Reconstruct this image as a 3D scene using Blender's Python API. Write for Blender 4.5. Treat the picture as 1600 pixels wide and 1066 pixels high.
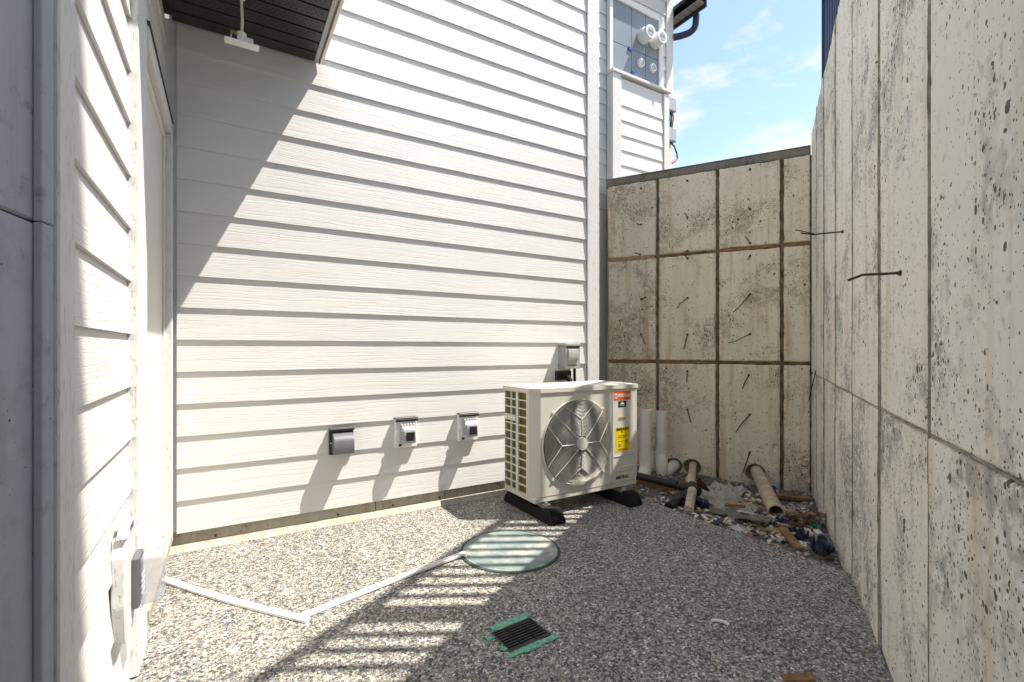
import bpy, bmesh, math, random
import numpy as np
from mathutils import Vector, Matrix, noise as mnoise
for o in list(bpy.data.objects): bpy.data.objects.remove(o)
R = math.radians
rnd = random.Random(7)
sc = bpy.context.scene
col = sc.collection

# ---------------------------------------------------------------- camera
CAM_YAW = 30.9
cd = bpy.data.cameras.new('camera'); cam = bpy.data.objects.new('camera', cd); col.objects.link(cam)
cam.location = (0, 0, 1.12); cam.rotation_euler = (R(90), 0, R(-CAM_YAW))
cd.sensor_width = 36; cd.lens = 747/1600*36; cd.shift_y = 12/1600
cd.clip_start = 0.02; cd.clip_end = 2000
sc.camera = cam

# ---------------------------------------------------------------- sky, sun, exposure
SUN = Vector((1.70, -0.95, 3.60)).normalized()
elev = math.asin(SUN.z); azim = math.atan2(SUN.x, SUN.y)
w = bpy.data.worlds.new('World'); sc.world = w; w.use_nodes = True
nt = w.node_tree; nt.nodes.clear()
out = nt.nodes.new('ShaderNodeOutputWorld'); bg = nt.nodes.new('ShaderNodeBackground')
sky = nt.nodes.new('ShaderNodeTexSky'); sky.sky_type = 'NISHITA'; sky.sun_disc = False
sky.sun_elevation = elev; sky.sun_rotation = azim; sky.air_density = 1.0; sky.dust_density = 0.4; sky.ozone_density = 1.6
tc = nt.nodes.new('ShaderNodeTexCoord'); mp = nt.nodes.new('ShaderNodeMapping'); mp.inputs['Scale'].default_value = (1, 1, 2.6)
mp.inputs['Location'].default_value = (0.35, 0.1, 0.2)
nz = nt.nodes.new('ShaderNodeTexNoise'); nz.inputs['Scale'].default_value = 4.2; nz.inputs['Detail'].default_value = 7; nz.inputs['Roughness'].default_value = 0.55
nz.inputs['Distortion'].default_value = 0.25
cr = nt.nodes.new('ShaderNodeValToRGB'); cr.color_ramp.elements[0].position = 0.49; cr.color_ramp.elements[1].position = 0.62
cr.color_ramp.elements[1].color = (0.85, 0.85, 0.85, 1)
hs = nt.nodes.new('ShaderNodeHueSaturation'); hs.inputs['Saturation'].default_value = 1.0
mx = nt.nodes.new('ShaderNodeMix'); mx.data_type = 'RGBA'
mx.inputs['B'].default_value = (3.4, 3.45, 3.9, 1)
L = nt.links.new
L(tc.outputs['Generated'], mp.inputs['Vector']); L(mp.outputs[0], nz.inputs['Vector']); L(nz.outputs['Fac'], cr.inputs['Fac'])
L(sky.outputs[0], hs.inputs['Color']); L(hs.outputs[0], mx.inputs['A']); L(cr.outputs['Color'], mx.inputs['Factor'])
L(mx.outputs['Result'], bg.inputs['Color']); L(bg.outputs[0], out.inputs['Surface'])
bg.inputs['Strength'].default_value = 0.078
sd = bpy.data.lights.new('sun', 'SUN'); so = bpy.data.objects.new('sun', sd); col.objects.link(so)
sd.energy = 2.1; sd.angle = R(0.45); sd.color = (1.0, 0.99, 0.975)
so.rotation_euler = (-SUN).to_track_quat('-Z', 'Y').to_euler(); so.location = (6, -4, 14)
vs = sc.view_settings; vs.view_transform = 'Standard'; vs.look = 'None'; vs.gamma = 1; vs.exposure = 2.06
vs.use_curve_mapping = False
try:
    vs.use_white_balance = True; vs.white_balance_temperature = 7150; vs.white_balance_tint = 10
except Exception: pass
sc.render.engine = 'CYCLES'
sc.cycles.max_bounces = 8; sc.cycles.diffuse_bounces = 5; sc.cycles.transparent_max_bounces = 12

# ---------------------------------------------------------------- helpers: objects
def link(name, me, parent=None, loc=(0,0,0), rz=0, mat=None, label=None, kind=None):
    o = bpy.data.objects.new(name, me); col.objects.link(o)
    o.location = loc; o.rotation_euler = (0, 0, rz)
    if parent: o.parent = parent
    if mat is not None and me is not None and not me.materials: me.materials.append(mat)
    if label: o['label'] = label
    if kind: o['kind'] = kind
    return o
def thing(name, label, cat, loc=(0,0,0), rz=0, group=None):
    o = link(name, None, None, loc, rz, None, label); o['category'] = cat; o.empty_display_size = .1
    if group: o['group'] = group
    return o
def tag(o, label, cat, group=None):
    o['label'] = label; o['category'] = cat
    if group: o['group'] = group
    return o
def me_of(bm, name='m', smooth=False):
    bmesh.ops.recalc_face_normals(bm, faces=bm.faces)
    m = bpy.data.meshes.new(name); bm.to_mesh(m); bm.free()
    if smooth:
        for p in m.polygons: p.use_smooth = True
        try: m.set_sharp_from_angle(angle=R(38))
        except Exception: pass
    return m
def bx(bm, x0, x1, y0, y1, z0, z1, bev=0, mtx=None, seg=1):
    r = bmesh.ops.create_cube(bm, size=1)
    vs_ = r['verts']
    for v in vs_:
        v.co = Vector(((x0+x1)/2+v.co.x*(x1-x0), (y0+y1)/2+v.co.y*(y1-y0), (z0+z1)/2+v.co.z*(z1-z0)))
    if bev:
        es = list({e for v in vs_ for e in v.link_edges})
        g = bmesh.ops.bevel(bm, geom=es, offset=bev, segments=seg, affect='EDGES', profile=.6)
        vs_ = list({v for f in g['faces'] for v in f.verts} | {v for v in vs_ if v.is_valid})
    if mtx is not None: bmesh.ops.transform(bm, matrix=mtx, verts=vs_)
    return vs_
def box(name, x0, x1, y0, y1, z0, z1, mat, parent=None, bev=0, loc=(0,0,0), rz=0, label=None, seg=1):
    bm = bmesh.new(); bx(bm, x0, x1, y0, y1, z0, z1, bev, None, seg)
    return link(name, me_of(bm, name), parent, loc, rz, mat, label)
def prism(bm, pts, axis, a, b):
    """polygon pts (2-D) extruded along axis from a to b"""
    def mk(p, t):
        return {'x': (t, p[0], p[1]), 'y': (p[0], t, p[1]), 'z': (p[0], p[1], t)}[axis]
    A = [bm.verts.new(mk(p, a)) for p in pts]; B = [bm.verts.new(mk(p, b)) for p in pts]
    bm.faces.new(A); bm.faces.new(list(reversed(B)))
    n = len(pts)
    for i in range(n): bm.faces.new((A[i], B[i], B[(i+1) % n], A[(i+1) % n]))
    return A+B
def tube(bm, pts, rad, seg=12, cap=True, hollow=None):
    """swept tube along a polyline; rad number or list; hollow = inner radius for open ends"""
    pts = [Vector(p) for p in pts]; n = len(pts)
    rads = rad if isinstance(rad, (list, tuple)) else [rad]*n
    rings = []; up = None
    def frame(i):
        if i == 0: d = pts[1]-pts[0]
        elif i == n-1: d = pts[-1]-pts[-2]
        else: d = (pts[i+1]-pts[i]).normalized()+(pts[i]-pts[i-1]).normalized()
        return d.normalized()
    def loops(rr):
        ref = None; res = []
        for i in range(n):
            d = frame(i)
            if ref is None:
                ref = d.orthogonal().normalized()
            ref = (ref-d*ref.dot(d)).normalized(); b = d.cross(ref)
            res.append([bm.verts.new(pts[i]+(ref*math.cos(2*math.pi*k/seg)+b*math.sin(2*math.pi*k/seg))*rr[i]) for k in range(seg)])
        return res
    A = loops(rads)
    def skin(a):
        for i in range(n-1):
            for k in range(seg):
                bm.faces.new((a[i][k], a[i][(k+1) % seg], a[i+1][(k+1) % seg], a[i+1][k]))
    skin(A)
    if hollow:
        Bq = loops([hollow/rads[0]*q for q in rads]); skin(Bq)
        for e in (0, n-1):
            for k in range(seg):
                bm.faces.new((A[e][k], A[e][(k+1) % seg], Bq[e][(k+1) % seg], Bq[e][k]))
    elif cap:
        bm.faces.new(A[0]); bm.faces.new(A[-1])
    return A
def pipe(name, pts, rad, mat, parent=None, seg=16, hollow=None, loc=(0,0,0)):
    bm = bmesh.new(); tube(bm, pts, rad, seg, True, hollow)
    return link(name, me_of(bm, name, True), parent, loc, 0, mat)
def arc3(p0, p1, p2, n=7):
    p0, p1, p2 = Vector(p0), Vector(p1), Vector(p2)
    return [((1-t)**2)*p0+2*t*(1-t)*p1+t*t*p2 for t in [i/n for i in range(n+1)]]
def disc(bm, c, r, y0, y1, seg=32, axis='y'):
    pts = [(c[0]+r*math.cos(2*math.pi*k/seg), c[1]+r*math.sin(2*math.pi*k/seg)) for k in range(seg)]
    return prism(bm, pts, axis, y0, y1)
def text_mesh(s, size, mat, parent, loc, name='lettering', width=None, rot=(R(90),0,0), bold=0):
    c = bpy.data.curves.new('txt', 'FONT'); c.body = s; c.size = size; c.align_x = 'CENTER'; c.align_y = 'CENTER'; c.extrude = .0004; c.offset = bold
    o = bpy.data.objects.new('txt', c); col.objects.link(o)
    dg = bpy.context.evaluated_depsgraph_get(); dg.update()
    me = bpy.data.meshes.new_from_object(o.evaluated_get(dg)); bpy.data.objects.remove(o)
    if width:
        xs = [v.co.x for v in me.vertices]; k = width/(max(xs)-min(xs))
        for v in me.vertices: v.co.x *= k
    me.materials.clear(); me.materials.append(mat)
    t = link(name, me, parent, loc); t.rotation_euler = rot
    return t

# ---------------------------------------------------------------- helpers: materials
class M:
    def __init__(s, name, rough=.6, spec=.4):
        s.m = bpy.data.materials.new(name); s.m.use_nodes = True
        s.t = s.m.node_tree; s.b = s.t.nodes['Principled BSDF']
        s.b.inputs['Roughness'].default_value = rough; s.b.inputs['Specular IOR Level'].default_value = spec
        s.tc = None
    def n(s, kind, **kw):
        x = s.t.nodes.new(kind)
        for k, v in kw.items():
            if k in x.inputs: x.inputs[k].default_value = v
            else: setattr(x, k, v)
        return x
    def l(s, a, b): s.t.links.new(a, b)
    def coord(s, scale=(1,1,1), rand=0, src='Object'):
        if not s.tc: s.tc = s.n('ShaderNodeTexCoord')
        mpn = s.n('ShaderNodeMapping'); mpn.inputs['Scale'].default_value = scale
        s.l(s.tc.outputs[src], mpn.inputs['Vector'])
        if rand:
            oi = s.n('ShaderNodeObjectInfo'); ml = s.n('ShaderNodeMath', operation='MULTIPLY'); ml.inputs[1].default_value = rand
            s.l(oi.outputs['Random'], ml.inputs[0])
            cb = s.n('ShaderNodeCombineXYZ'); s.l(ml.outputs[0], cb.inputs[0]); s.l(ml.outputs[0], cb.inputs[1]); s.l(ml.outputs[0], cb.inputs[2])
            s.l(cb.outputs[0], mpn.inputs['Location'])
        return mpn.outputs[0]
    def noise(s, vec, scale, detail=4, rough=.55, dist=0):
        x = s.n('ShaderNodeTexNoise'); x.inputs['Scale'].default_value = scale; x.inputs['Detail'].default_value = detail
        x.inputs['Roughness'].default_value = rough; x.inputs['Distortion'].default_value = dist
        s.l(vec, x.inputs['Vector']); return x.outputs['Fac']
    def voro(s, vec, scale, feature='F1', rand=1):
        x = s.n('ShaderNodeTexVoronoi', feature=feature); x.inputs['Scale'].default_value = scale; x.inputs['Randomness'].default_value = rand
        s.l(vec, x.inputs['Vector']); return x
    def ramp(s, fac, stops, interp='LINEAR'):
        x = s.n('ShaderNodeValToRGB'); r = x.color_ramp; r.interpolation = interp
        while len(r.elements) < len(stops): r.elements.new(.5)
        for e, (p, c) in zip(r.elements, stops):
            e.position = p; e.color = (c, c, c, 1) if isinstance(c, (int, float)) else (*c, 1)
        s.l(fac, x.inputs['Fac']); return x.outputs['Color']
    def mix(s, fac, a, b, blend='MIX'):
        x = s.n('ShaderNodeMix', data_type='RGBA', blend_type=blend)
        for sock, v in (('Factor', fac), ('A', a), ('B', b)):
            if isinstance(v, (int, float)):
                x.inputs[sock].default_value = v if sock == 'Factor' else (v, v, v, 1)
            elif isinstance(v, tuple): x.inputs[sock].default_value = (*v, 1)
            else: s.l(v, x.inputs[sock])
        return x.outputs['Result']
    def math(s, op, a, b=0):
        x = s.n('ShaderNodeMath', operation=op)
        for i, v in enumerate((a, b)):
            if isinstance(v, (int, float)): x.inputs[i].default_value = v
            else: s.l(v, x.inputs[i])
        return x.outputs[0]
    def color(s, v):
        if isinstance(v, tuple): s.b.inputs['Base Color'].default_value = (*v, 1)
        else: s.l(v, s.b.inputs['Base Color'])
        return s
    def bump(s, hgt, dist=.002, strength=1):
        x = s.n('ShaderNodeBump'); x.inputs['Distance'].default_value = dist; x.inputs['Strength'].default_value = strength
        s.l(hgt, x.inputs['Height']); s.l(x.outputs[0], s.b.inputs['Normal']); return s

def plain(name, c, rough=.5, spec=.4, metal=0, var=.08, scale=30, bump=0):
    m = M(name, rough, spec); m.b.inputs['Metallic'].default_value = metal
    v = m.noise(m.coord(), scale, 5)
    m.color(m.mix(m.ramp(v, [(.3, 0), (.7, 1)]), tuple(q*(1-var) for q in c), tuple(min(1, q*(1+var)) for q in c)))
    if bump: m.bump(v, bump)
    return m.m

def siding_mat():
    m = M('white_siding_paint', .48, .35)
    warp = m.noise(m.coord((1.1, 1, 6), 40), 1.6, 3)
    base = m.coord((1, 1, 1), 37)
    add = m.n('ShaderNodeVectorMath', operation='ADD'); m.l(base, add.inputs[0])
    cb = m.n('ShaderNodeCombineXYZ'); m.l(m.math('MULTIPLY', warp, .05), cb.inputs[2]); m.l(cb.outputs[0], add.inputs[1])
    mp2 = m.n('ShaderNodeMapping'); mp2.inputs['Scale'].default_value = (1.5, 1, 95); m.l(add.outputs[0], mp2.inputs['Vector'])
    g1 = m.noise(mp2.outputs[0], 1.6, 3, .6)
    ridge = m.ramp(g1, [(.36, 0), (.50, .75), (.58, .85), (.70, .35), (.80, 1)])
    fine = m.noise(m.coord((4, 1, 60), 21), 6, 3)
    hgt = m.math('ADD', m.math('MULTIPLY', ridge, 1.0), m.math('MULTIPLY', fine, .35))
    dirt = m.noise(m.coord((1, 1, 1), 11), 2.3, 4)
    big = m.ramp(dirt, [(.35, (.68, .675, .655)), (.7, (.725, .72, .70))])
    m.color(m.mix(m.ramp(g1, [(.25, .25), (.45, 0)]), big, (.59, .58, .555)))
    m.bump(hgt, .0010, .75); return m.m
def trim_mat(name='rough_sawn_white_trim', c=(.71, .705, .69), d=.0032):
    m = M(name, .6, .3)
    g = m.noise(m.coord((60, 60, 14), 9), 1.6, 4, .6)
    pits = m.ramp(g, [(.28, 0), (.46, 1)])
    m.color(m.mix(pits, tuple(q*.84 for q in c), c)); m.bump(pits, d, .7); return m.m

def concrete_mat(name, ca, cb_, cdark, stain=.5, holes=1.0, brown=(.30, .22, .13), coord_rand=25):
    m = M(name, .88, .2)
    co = m.coord((1, 1, 1), coord_rand); cv = m.coord((9, 9, .6), coord_rand); ch_ = m.coord((1, 1, .9), coord_rand)
    vert = m.noise(cv, 1.6, 4, .6)             # form-board streaks run up and down
    cloud = m.noise(co, 1.9, 5, .65, .3); mott = m.noise(co, 22, 4, .7)
    c = m.mix(m.ramp(vert, [(.32, 0), (.68, 1)]), ca, cb_)
    c = m.mix(m.math('MULTIPLY', m.ramp(vert, [(.54, 0), (.72, 1)]), .75), c, brown)
    spk = m.math('MULTIPLY', m.ramp(cloud, [(.50, 0), (.60, 1)]), m.ramp(mott, [(.42, .05), (.54, 1)]))
    c = m.mix(m.math('MULTIPLY', spk, stain), c, cdark)
    c = m.mix(m.math('MULTIPLY', m.ramp(mott, [(.58, 0), (.72, 1)]), .45), c, tuple(q*.6 for q in cdark))
    hs_ = None                                 # bug holes at two sizes, taller than wide: shade and dirt painted dark
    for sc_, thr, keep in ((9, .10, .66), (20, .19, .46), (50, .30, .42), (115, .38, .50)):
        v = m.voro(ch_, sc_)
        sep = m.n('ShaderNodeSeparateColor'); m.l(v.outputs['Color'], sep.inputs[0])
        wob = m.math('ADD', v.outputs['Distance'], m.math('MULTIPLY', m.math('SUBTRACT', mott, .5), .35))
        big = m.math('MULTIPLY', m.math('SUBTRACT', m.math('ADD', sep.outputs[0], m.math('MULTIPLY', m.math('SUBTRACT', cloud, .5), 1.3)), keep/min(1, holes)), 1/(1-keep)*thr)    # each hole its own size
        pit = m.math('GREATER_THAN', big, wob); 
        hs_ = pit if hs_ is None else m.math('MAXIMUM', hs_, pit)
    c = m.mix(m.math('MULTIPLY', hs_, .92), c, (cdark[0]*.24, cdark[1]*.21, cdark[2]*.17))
    m.color(c)
    m.bump(m.math('ADD', mott, vert), .0015, .8); return m.m

def aggregate_mat():
    m = M('exposed_aggregate', .62, .35)
    co = m.coord()
    wobv = m.n('ShaderNodeTexNoise'); wobv.inputs['Scale'].default_value = 120; m.l(co, wobv.inputs['Vector'])
    ad = m.n('ShaderNodeVectorMath', operation='MULTIPLY_ADD'); m.l(wobv.outputs['Color'], ad.inputs[0]); ad.inputs[1].default_value = (.006,)*3; m.l(co, ad.inputs[2])
    va = m.voro(ad.outputs[0], 96); vb = m.voro(ad.outputs[0], 165)
    edge = m.voro(ad.outputs[0], 96, 'DISTANCE_TO_EDGE')
    def stones(v):
        sep = m.n('ShaderNodeSeparateColor'); m.l(v.outputs['Color'], sep.inputs[0])
        a = m.ramp(sep.outputs[0], [(0, (.055, .058, .062)), (.20, (.12, .12, .12)), (.34, (.22, .20, .17)), (.50, (.34, .31, .26)), (.62, (.33, .33, .32)), (.74, (.46, .43, .37)), (.86, (.56, .54, .50)), (.95, (.74, .72, .68))], 'CONSTANT')
        return a, sep.outputs[1]
    a, r1 = stones(va); b, r2 = stones(vb)
    small = m.math('GREATER_THAN', m.noise(co, 60, 2), .53)
    st = m.mix(small, a, b)
    gap = m.ramp(edge.outputs['Distance'], [(.02, 1), (.10, 0)])
    cement = m.mix(m.noise(co, 9, 4), (.09, .085, .078), (.16, .15, .135))
    c = m.mix(m.math('MULTIPLY', gap, .75), st, cement)
    pat = m.noise(co, 1.5, 5, .6)
    c = m.mix(1, c, m.ramp(pat, [(.32, (.90, .92, .94)), (.5, (1.10, 1.09, 1.07)), (.7, (1.24, 1.22, 1.18))]), 'MULTIPLY')
    m.color(c)
    dome = m.ramp(va.outputs['Distance'], [(0, 1), (.55, .35), (.8, 0)])
    m.bump(dome, .006, .9); return m.m

MAT = dict(
    siding=siding_mat(), trim=trim_mat(),
    jamb=plain('cream_door_paint', (.74, .72, .67), .4, .4, 0, .02, 6),
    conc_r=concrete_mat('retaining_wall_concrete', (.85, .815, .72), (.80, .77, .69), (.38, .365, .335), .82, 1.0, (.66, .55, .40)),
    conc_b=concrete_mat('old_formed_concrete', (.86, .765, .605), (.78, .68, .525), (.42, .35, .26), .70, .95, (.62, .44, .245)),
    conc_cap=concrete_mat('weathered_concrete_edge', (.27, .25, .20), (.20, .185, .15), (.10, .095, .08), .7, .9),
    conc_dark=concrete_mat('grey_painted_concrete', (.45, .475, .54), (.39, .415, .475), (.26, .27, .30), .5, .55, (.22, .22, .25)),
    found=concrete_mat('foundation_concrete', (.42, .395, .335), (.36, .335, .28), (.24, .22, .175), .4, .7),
    agg=aggregate_mat(),
    black=plain('black_metal', (.020, .020, .022), .38, .5),
    soffit=plain('black_vented_soffit', (.022, .021, .022), .36, .5, 0, .15, 8),
    rubber=plain('black_rubber', (.012, .012, .013), .75, .2, 0, .3, 60, .001),
    unit=plain('off_white_enamel', (.66, .635, .565), .36, .45, 0, .015, 4),
    unit_d=plain('beige_plastic', (.50, .475, .40), .45, .4, 0, .02, 6),
    coil=plain('copper_brown_coil', (.36, .27, .085), .5, .5, .1, .25, 90),
    wire=plain('grille_wire', (.60, .58, .53), .4, .4),
    fan=plain('grey_fan_plastic', (.24, .235, .23), .5, .4),
    orange=plain('orange_label', (.72, .12, .018), .45, .4, 0, .03),
    yellow=plain('yellow_label', (.80, .62, .0), .45, .4, 0, .03),
    ink=plain('black_ink', (.02, .02, .02), .6, .2),
    white=plain('white_plastic', (.80, .80, .78), .4, .45, 0, .02),
    pvc=plain('white_pvc', (.78, .75, .68), .42, .45, 0, .08, 9),
    pvc_d=plain('muddy_pvc', (.55, .46, .33), .75, .25, 0, .28, 14),
    abs=plain('black_drain_pipe', (.022, .022, .024), .5, .4, 0, .3, 15),
    wood=plain('raw_timber', (.27, .15, .075), .8, .2, 0, .4, 22, .001),
    wood_p=plain('pale_timber', (.42, .29, .17), .78, .25, 0, .25, 22, .001),
    card=plain('torn_cardboard', (.48, .38, .27), .9, .15, 0, .2, 20),
    paper=plain('torn_paper', (.72, .68, .60), .9, .15, 0, .15, 20),
    blue=plain('blue_wrapping', (.07, .085, .14), .45, .4, 0, .4, 20),
    rust=plain('rusty_iron', (.085, .05, .035), .85, .2, 0, .45, 80),
    navy=plain('dark_blue_aluminium', (.012, .02, .055), .38, .5),
    grey_box=plain('grey_electrical_box', (.33, .335, .33), .5, .4, 0, .06),
    panel=plain('slate_blue_panel', (.21, .25, .29), .38, .5, 0, .05, 3),
    bluec=plain('blue_cap', (.01, .10, .42), .4, .5), red=plain('red_wire', (.6, .02, .015), .5, .4),
    copper=plain('fascia_timber', (.42, .22, .09), .7, .3, 0, .2, 20),
    alu=plain('grey_aluminium_trim', (.42, .42, .42), .4, .5, .3),
    green=plain('green_overspray', (.17, .42, .30), .8, .2, 0, .45, 70, .003),
    dirt=None)
# dirt
m = M('damp_gravelly_dirt', .95, .15); co = m.coord()
a = m.noise(co, 7, 7, .65); b = m.noise(co, 70, 4, .6)
m.color(m.mix(m.ramp(b, [(.42, 0), (.68, 1)]), m.ramp(a, [(.3, (.09, .075, .056)), (.7, (.19, .155, .115))]), (.32, .285, .235)))
m.bump(b, .012, 1); MAT['dirt'] = m.m
# manhole lid: teal plastic scoured by cement
m = M('teal_lid', .55, .35); co = m.coord(); a = m.noise(co, 7, 6, .65); b = m.noise(co, 45, 4, .6)
c = m.mix(m.ramp(a, [(.36, 0), (.60, 1)]), (.17, .225, .21), (.31, .35, .335))
c = m.mix(m.ramp(a, [(.54, 0), (.60, 1)]), c, (.44, .41, .35)); c = m.mix(m.math('MULTIPLY', m.ramp(b, [(.5, 0), (.7, 1)]), .5), c, (.13, .19, .17))
m.color(c); m.bump(b, .003, .8); MAT['teal'] = m.m
MAT['teal_rim'] = plain('dark_green_rim', (.05, .085, .07), .7, .3, 0, .4, 30)
# clear plastic
def clear(name, c, rough, alpha):
    m = M(name, rough, .6); m.b.inputs['Alpha'].default_value = alpha; m.color(c); return m.m
MAT['clear'] = clear('clear_cover_plastic', (.42, .45, .50), .10, .42)
MAT['smoke'] = clear('smoked_hood_plastic', (.42, .44, .48), .15, .72)

# ---------------------------------------------------------------- geometry of the yard (metres; x along the house wall, y towards it)
EXPO = .178; Z0 = .102                 # siding courses
WV = 3.2                               # main wall face
TH = R(58.8); Wd = Vector((math.sin(TH), math.cos(TH), 0)); Nd = Vector((-Wd.y, Wd.x, 0)); P0 = -Nd*.378
TB = 5.245                             # where the retaining walls meet
def rwall(t, off=0, z=0): p = P0+Wd*t+Nd*off; return Vector((p.x, p.y, z))

# ground sheet to the horizon
bm = bmesh.new(); bx(bm, -400, 400, -400, 400, -1.2, -.42); link('ground', me_of(bm), None, mat=MAT['dirt'], kind='structure')
# dirt pit beyond the slab
nx, ny = 95, 150
gx = np.linspace(2.2, 5.4, nx); gy = np.linspace(.6, 5.0, ny)
verts = []
for yy in gy:
    for xx in gx:
        d = (xx-2.67)/2.0
        z = -.055-.17*min(1, max(0, d))**.8 + .03*mnoise.noise(Vector((xx*2.3, yy*2.3, 1)))+.018*mnoise.noise(Vector((xx*8, yy*8, 4)))+.008*mnoise.noise(Vector((xx*25, yy*25, 9)))
        verts.append((xx, yy, min(z, -.02)))
faces = [(j*nx+i, j*nx+i+1, (j+1)*nx+i+1, (j+1)*nx+i) for j in range(ny-1) for i in range(nx-1)]
me = bpy.data.meshes.new('dirt'); me.from_pydata(verts, [], faces)
for p in me.polygons: p.use_smooth = True
link('dirt_ground', me, None, mat=MAT['dirt'], kind='structure')
def dirt_z(x, y):
    i = min(nx-1, max(0, round((x-2.2)/3.2*(nx-1)))); j = min(ny-1, max(0, round((y-.6)/4.4*(ny-1))))
    return verts[j*nx+i][2]
# slab: right edge runs square to the house, then along the retaining wall; a hole is left for the grate
GC = Vector((.992, 1.592)); GA = R(3.0)
bm = bmesh.new()
pa = rwall(2.885, .0); pb = rwall(-3.2, .0)
outer = [(-1.6, 3.26), (-1.6, 1.0), (-5.0, 1.0), (-5.0, -4.0), (pb.x, pb.y-2.2), (pb.x, pb.y), (pa.x, pa.y)]
edge = []
for k in range(1, 30):
    f = k/30; edge.append((2.67+.010*mnoise.noise(Vector((f*9, 2, 0))), pa.y+(3.6-pa.y)*f))
outer += edge+[(2.67, 3.6), (2.60, 3.6), (2.60, 3.26)]
hole = [(GC.x+math.cos(GA+a_)*.098*1.414, GC.y+math.sin(GA+a_)*.068*1.414*1.06) for a_ in (R(45), R(135), R(225), R(315))]
ov = [bm.verts.new((x, y, 0)) for x, y in outer]; hv = [bm.verts.new((x, y, 0)) for x, y in hole]
es = [bm.edges.new((ov[i], ov[(i+1) % len(ov)])) for i in range(len(ov))]+[bm.edges.new((hv[i], hv[(i+1) % 4])) for i in range(4)]
bmesh.ops.triangle_fill(bm, edges=es, use_beauty=True)
for f in list(bm.faces):
    c_ = f.calc_center_median()
    if abs(c_.x-GC.x) < .08 and abs(c_.y-GC.y) < .05 and all(v in hv for v in f.verts): bm.faces.remove(f)
ext = bmesh.ops.extrude_face_region(bm, geom=list(bm.faces))
bmesh.ops.translate(bm, vec=(0, 0, -.11), verts=[g for g in ext['geom'] if isinstance(g, bmesh.types.BMVert)])
link('patio_slab', me_of(bm), None, mat=MAT['agg'], kind='structure')

# ---------------------------------------------------------------- the house
house = thing('house', 'white clapboard house with black soffit and rough white corner boards', 'house')
board_cache = {}
def board_mesh(Lx, hgt=.198):
    key = (round(Lx, 3), round(hgt, 3))
    if key not in board_cache:
        bm = bmesh.new(); k = .0128*hgt/.198
        prism(bm, [(0, 0), (k, hgt), (k+.0108, hgt), (.0108, 0)], 'x', 0, Lx)
        board_cache[key] = me_of(bm, 'siding_board'); board_cache[key].materials.append(MAT['siding'])
    return board_cache[key]
def siding(parent, x0, L_, yface, rz, k0, k1, kw='siding_board'):
    """courses k0..k1 of lap siding; x0,yface = world start"""
    for k in range(k0, k1):
        jit = rnd.uniform(-.0006, .0006)
        o = link('siding_board', board_mesh(L_), parent, (x0, yface, Z0+EXPO*k+jit), rz)
def sheath(name, *a): return box(name, *a, MAT['siding'], house)
TOPK = 31
# main wall
w1 = sheath('wall', -.30, 2.775, WV+.0245, WV+.9, .09, 5.75)
siding(w1, -.232, 2.898, WV, 0, 0, TOPK)
# return wall with the door, core set back behind the door
w2 = sheath('wall', -1.6, -.345, 1.24, WV+.01, -.10, 5.75)
siding(w2, -.275, .80, 1.262, R(90), -1, 14)
bm = bmesh.new()
bx(bm, -.36, -.2965, 1.19, 2.262, -.08, 2.62)
bx(bm, -.36, -.2965, 1.19, 3.212, 2.362, 5.7)
link('wall', me_of(bm), house, mat=MAT['siding'])
for k in range(13, TOPK):
    if Z0+EXPO*k > 2.36: link('siding_board', board_mesh(1.94 if k > 13 else 1.94), w2, (-.275, 1.262, Z0+EXPO*k), R(90))
# set-back wall with the meters
w3 = sheath('wall', 2.70, 5.00, 4.3245, 5.4, .09, 5.9)
siding(w3, 2.72, 2.19, 4.30, 0, 0, TOPK+1)
sheath('wall', 2.60, 2.775, WV+.02, 4.35, .09, 5.75)
# boards and trims
def trim(name, *a, bev=.003, mat=None): return box(name, *a, mat or MAT['trim'], house, bev)
trim('corner_board', 2.667, 2.795, WV-.013, WV+.004, .07, 5.74)
trim('corner_board', 2.777, 2.797, WV+.0045, WV+.115, .07, 5.74)
trim('corner_board', 4.905, 5.03, 4.287, 4.304, .07, 5.88)
trim('corner_board', 5.002, 5.031, 4.3045, 4.42, .07, 5.88)
trim('corner_board', -.295, -.258, 1.163, 1.268, -.02, 5.7)
trim('corner_board', -.400, -.297, 1.160, 1.188, -.02, 5.7)
# door: casings, head, leaf, sill
trim('door_casing', -.292, -.255, 2.05, 2.262, .004, 2.42)
trim('door_casing', -.330, -.248, 3.135, 3.193, .075, 2.272)
trim('head_casing', -.292, -.250, 2.2622, 3.193, 2.272, 2.345)
box('flashing', -.291, -.244, 2.24, 3.194, 2.3455, 2.352, MAT['black'], house)
door = box('door', -.340, -.288, 2.264, 3.134, .132, 2.270, MAT['jamb'], house, .002)
box('door_stop', -.2875, -.276, 2.264, 2.290, .132, 2.262, MAT['jamb'], door, .001)
box('door_stop', -.2875, -.276, 3.105, 3.134, .132, 2.262, MAT['jamb'], door, .001)
box('door_stop', -.2875, -.276, 2.2905, 3.1045, 2.235, 2.262, MAT['jamb'], door, .001)
box('door_sill', -.345, -.246, 2.264, 3.131, .080, .130, MAT['found'], house, .004)
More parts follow.
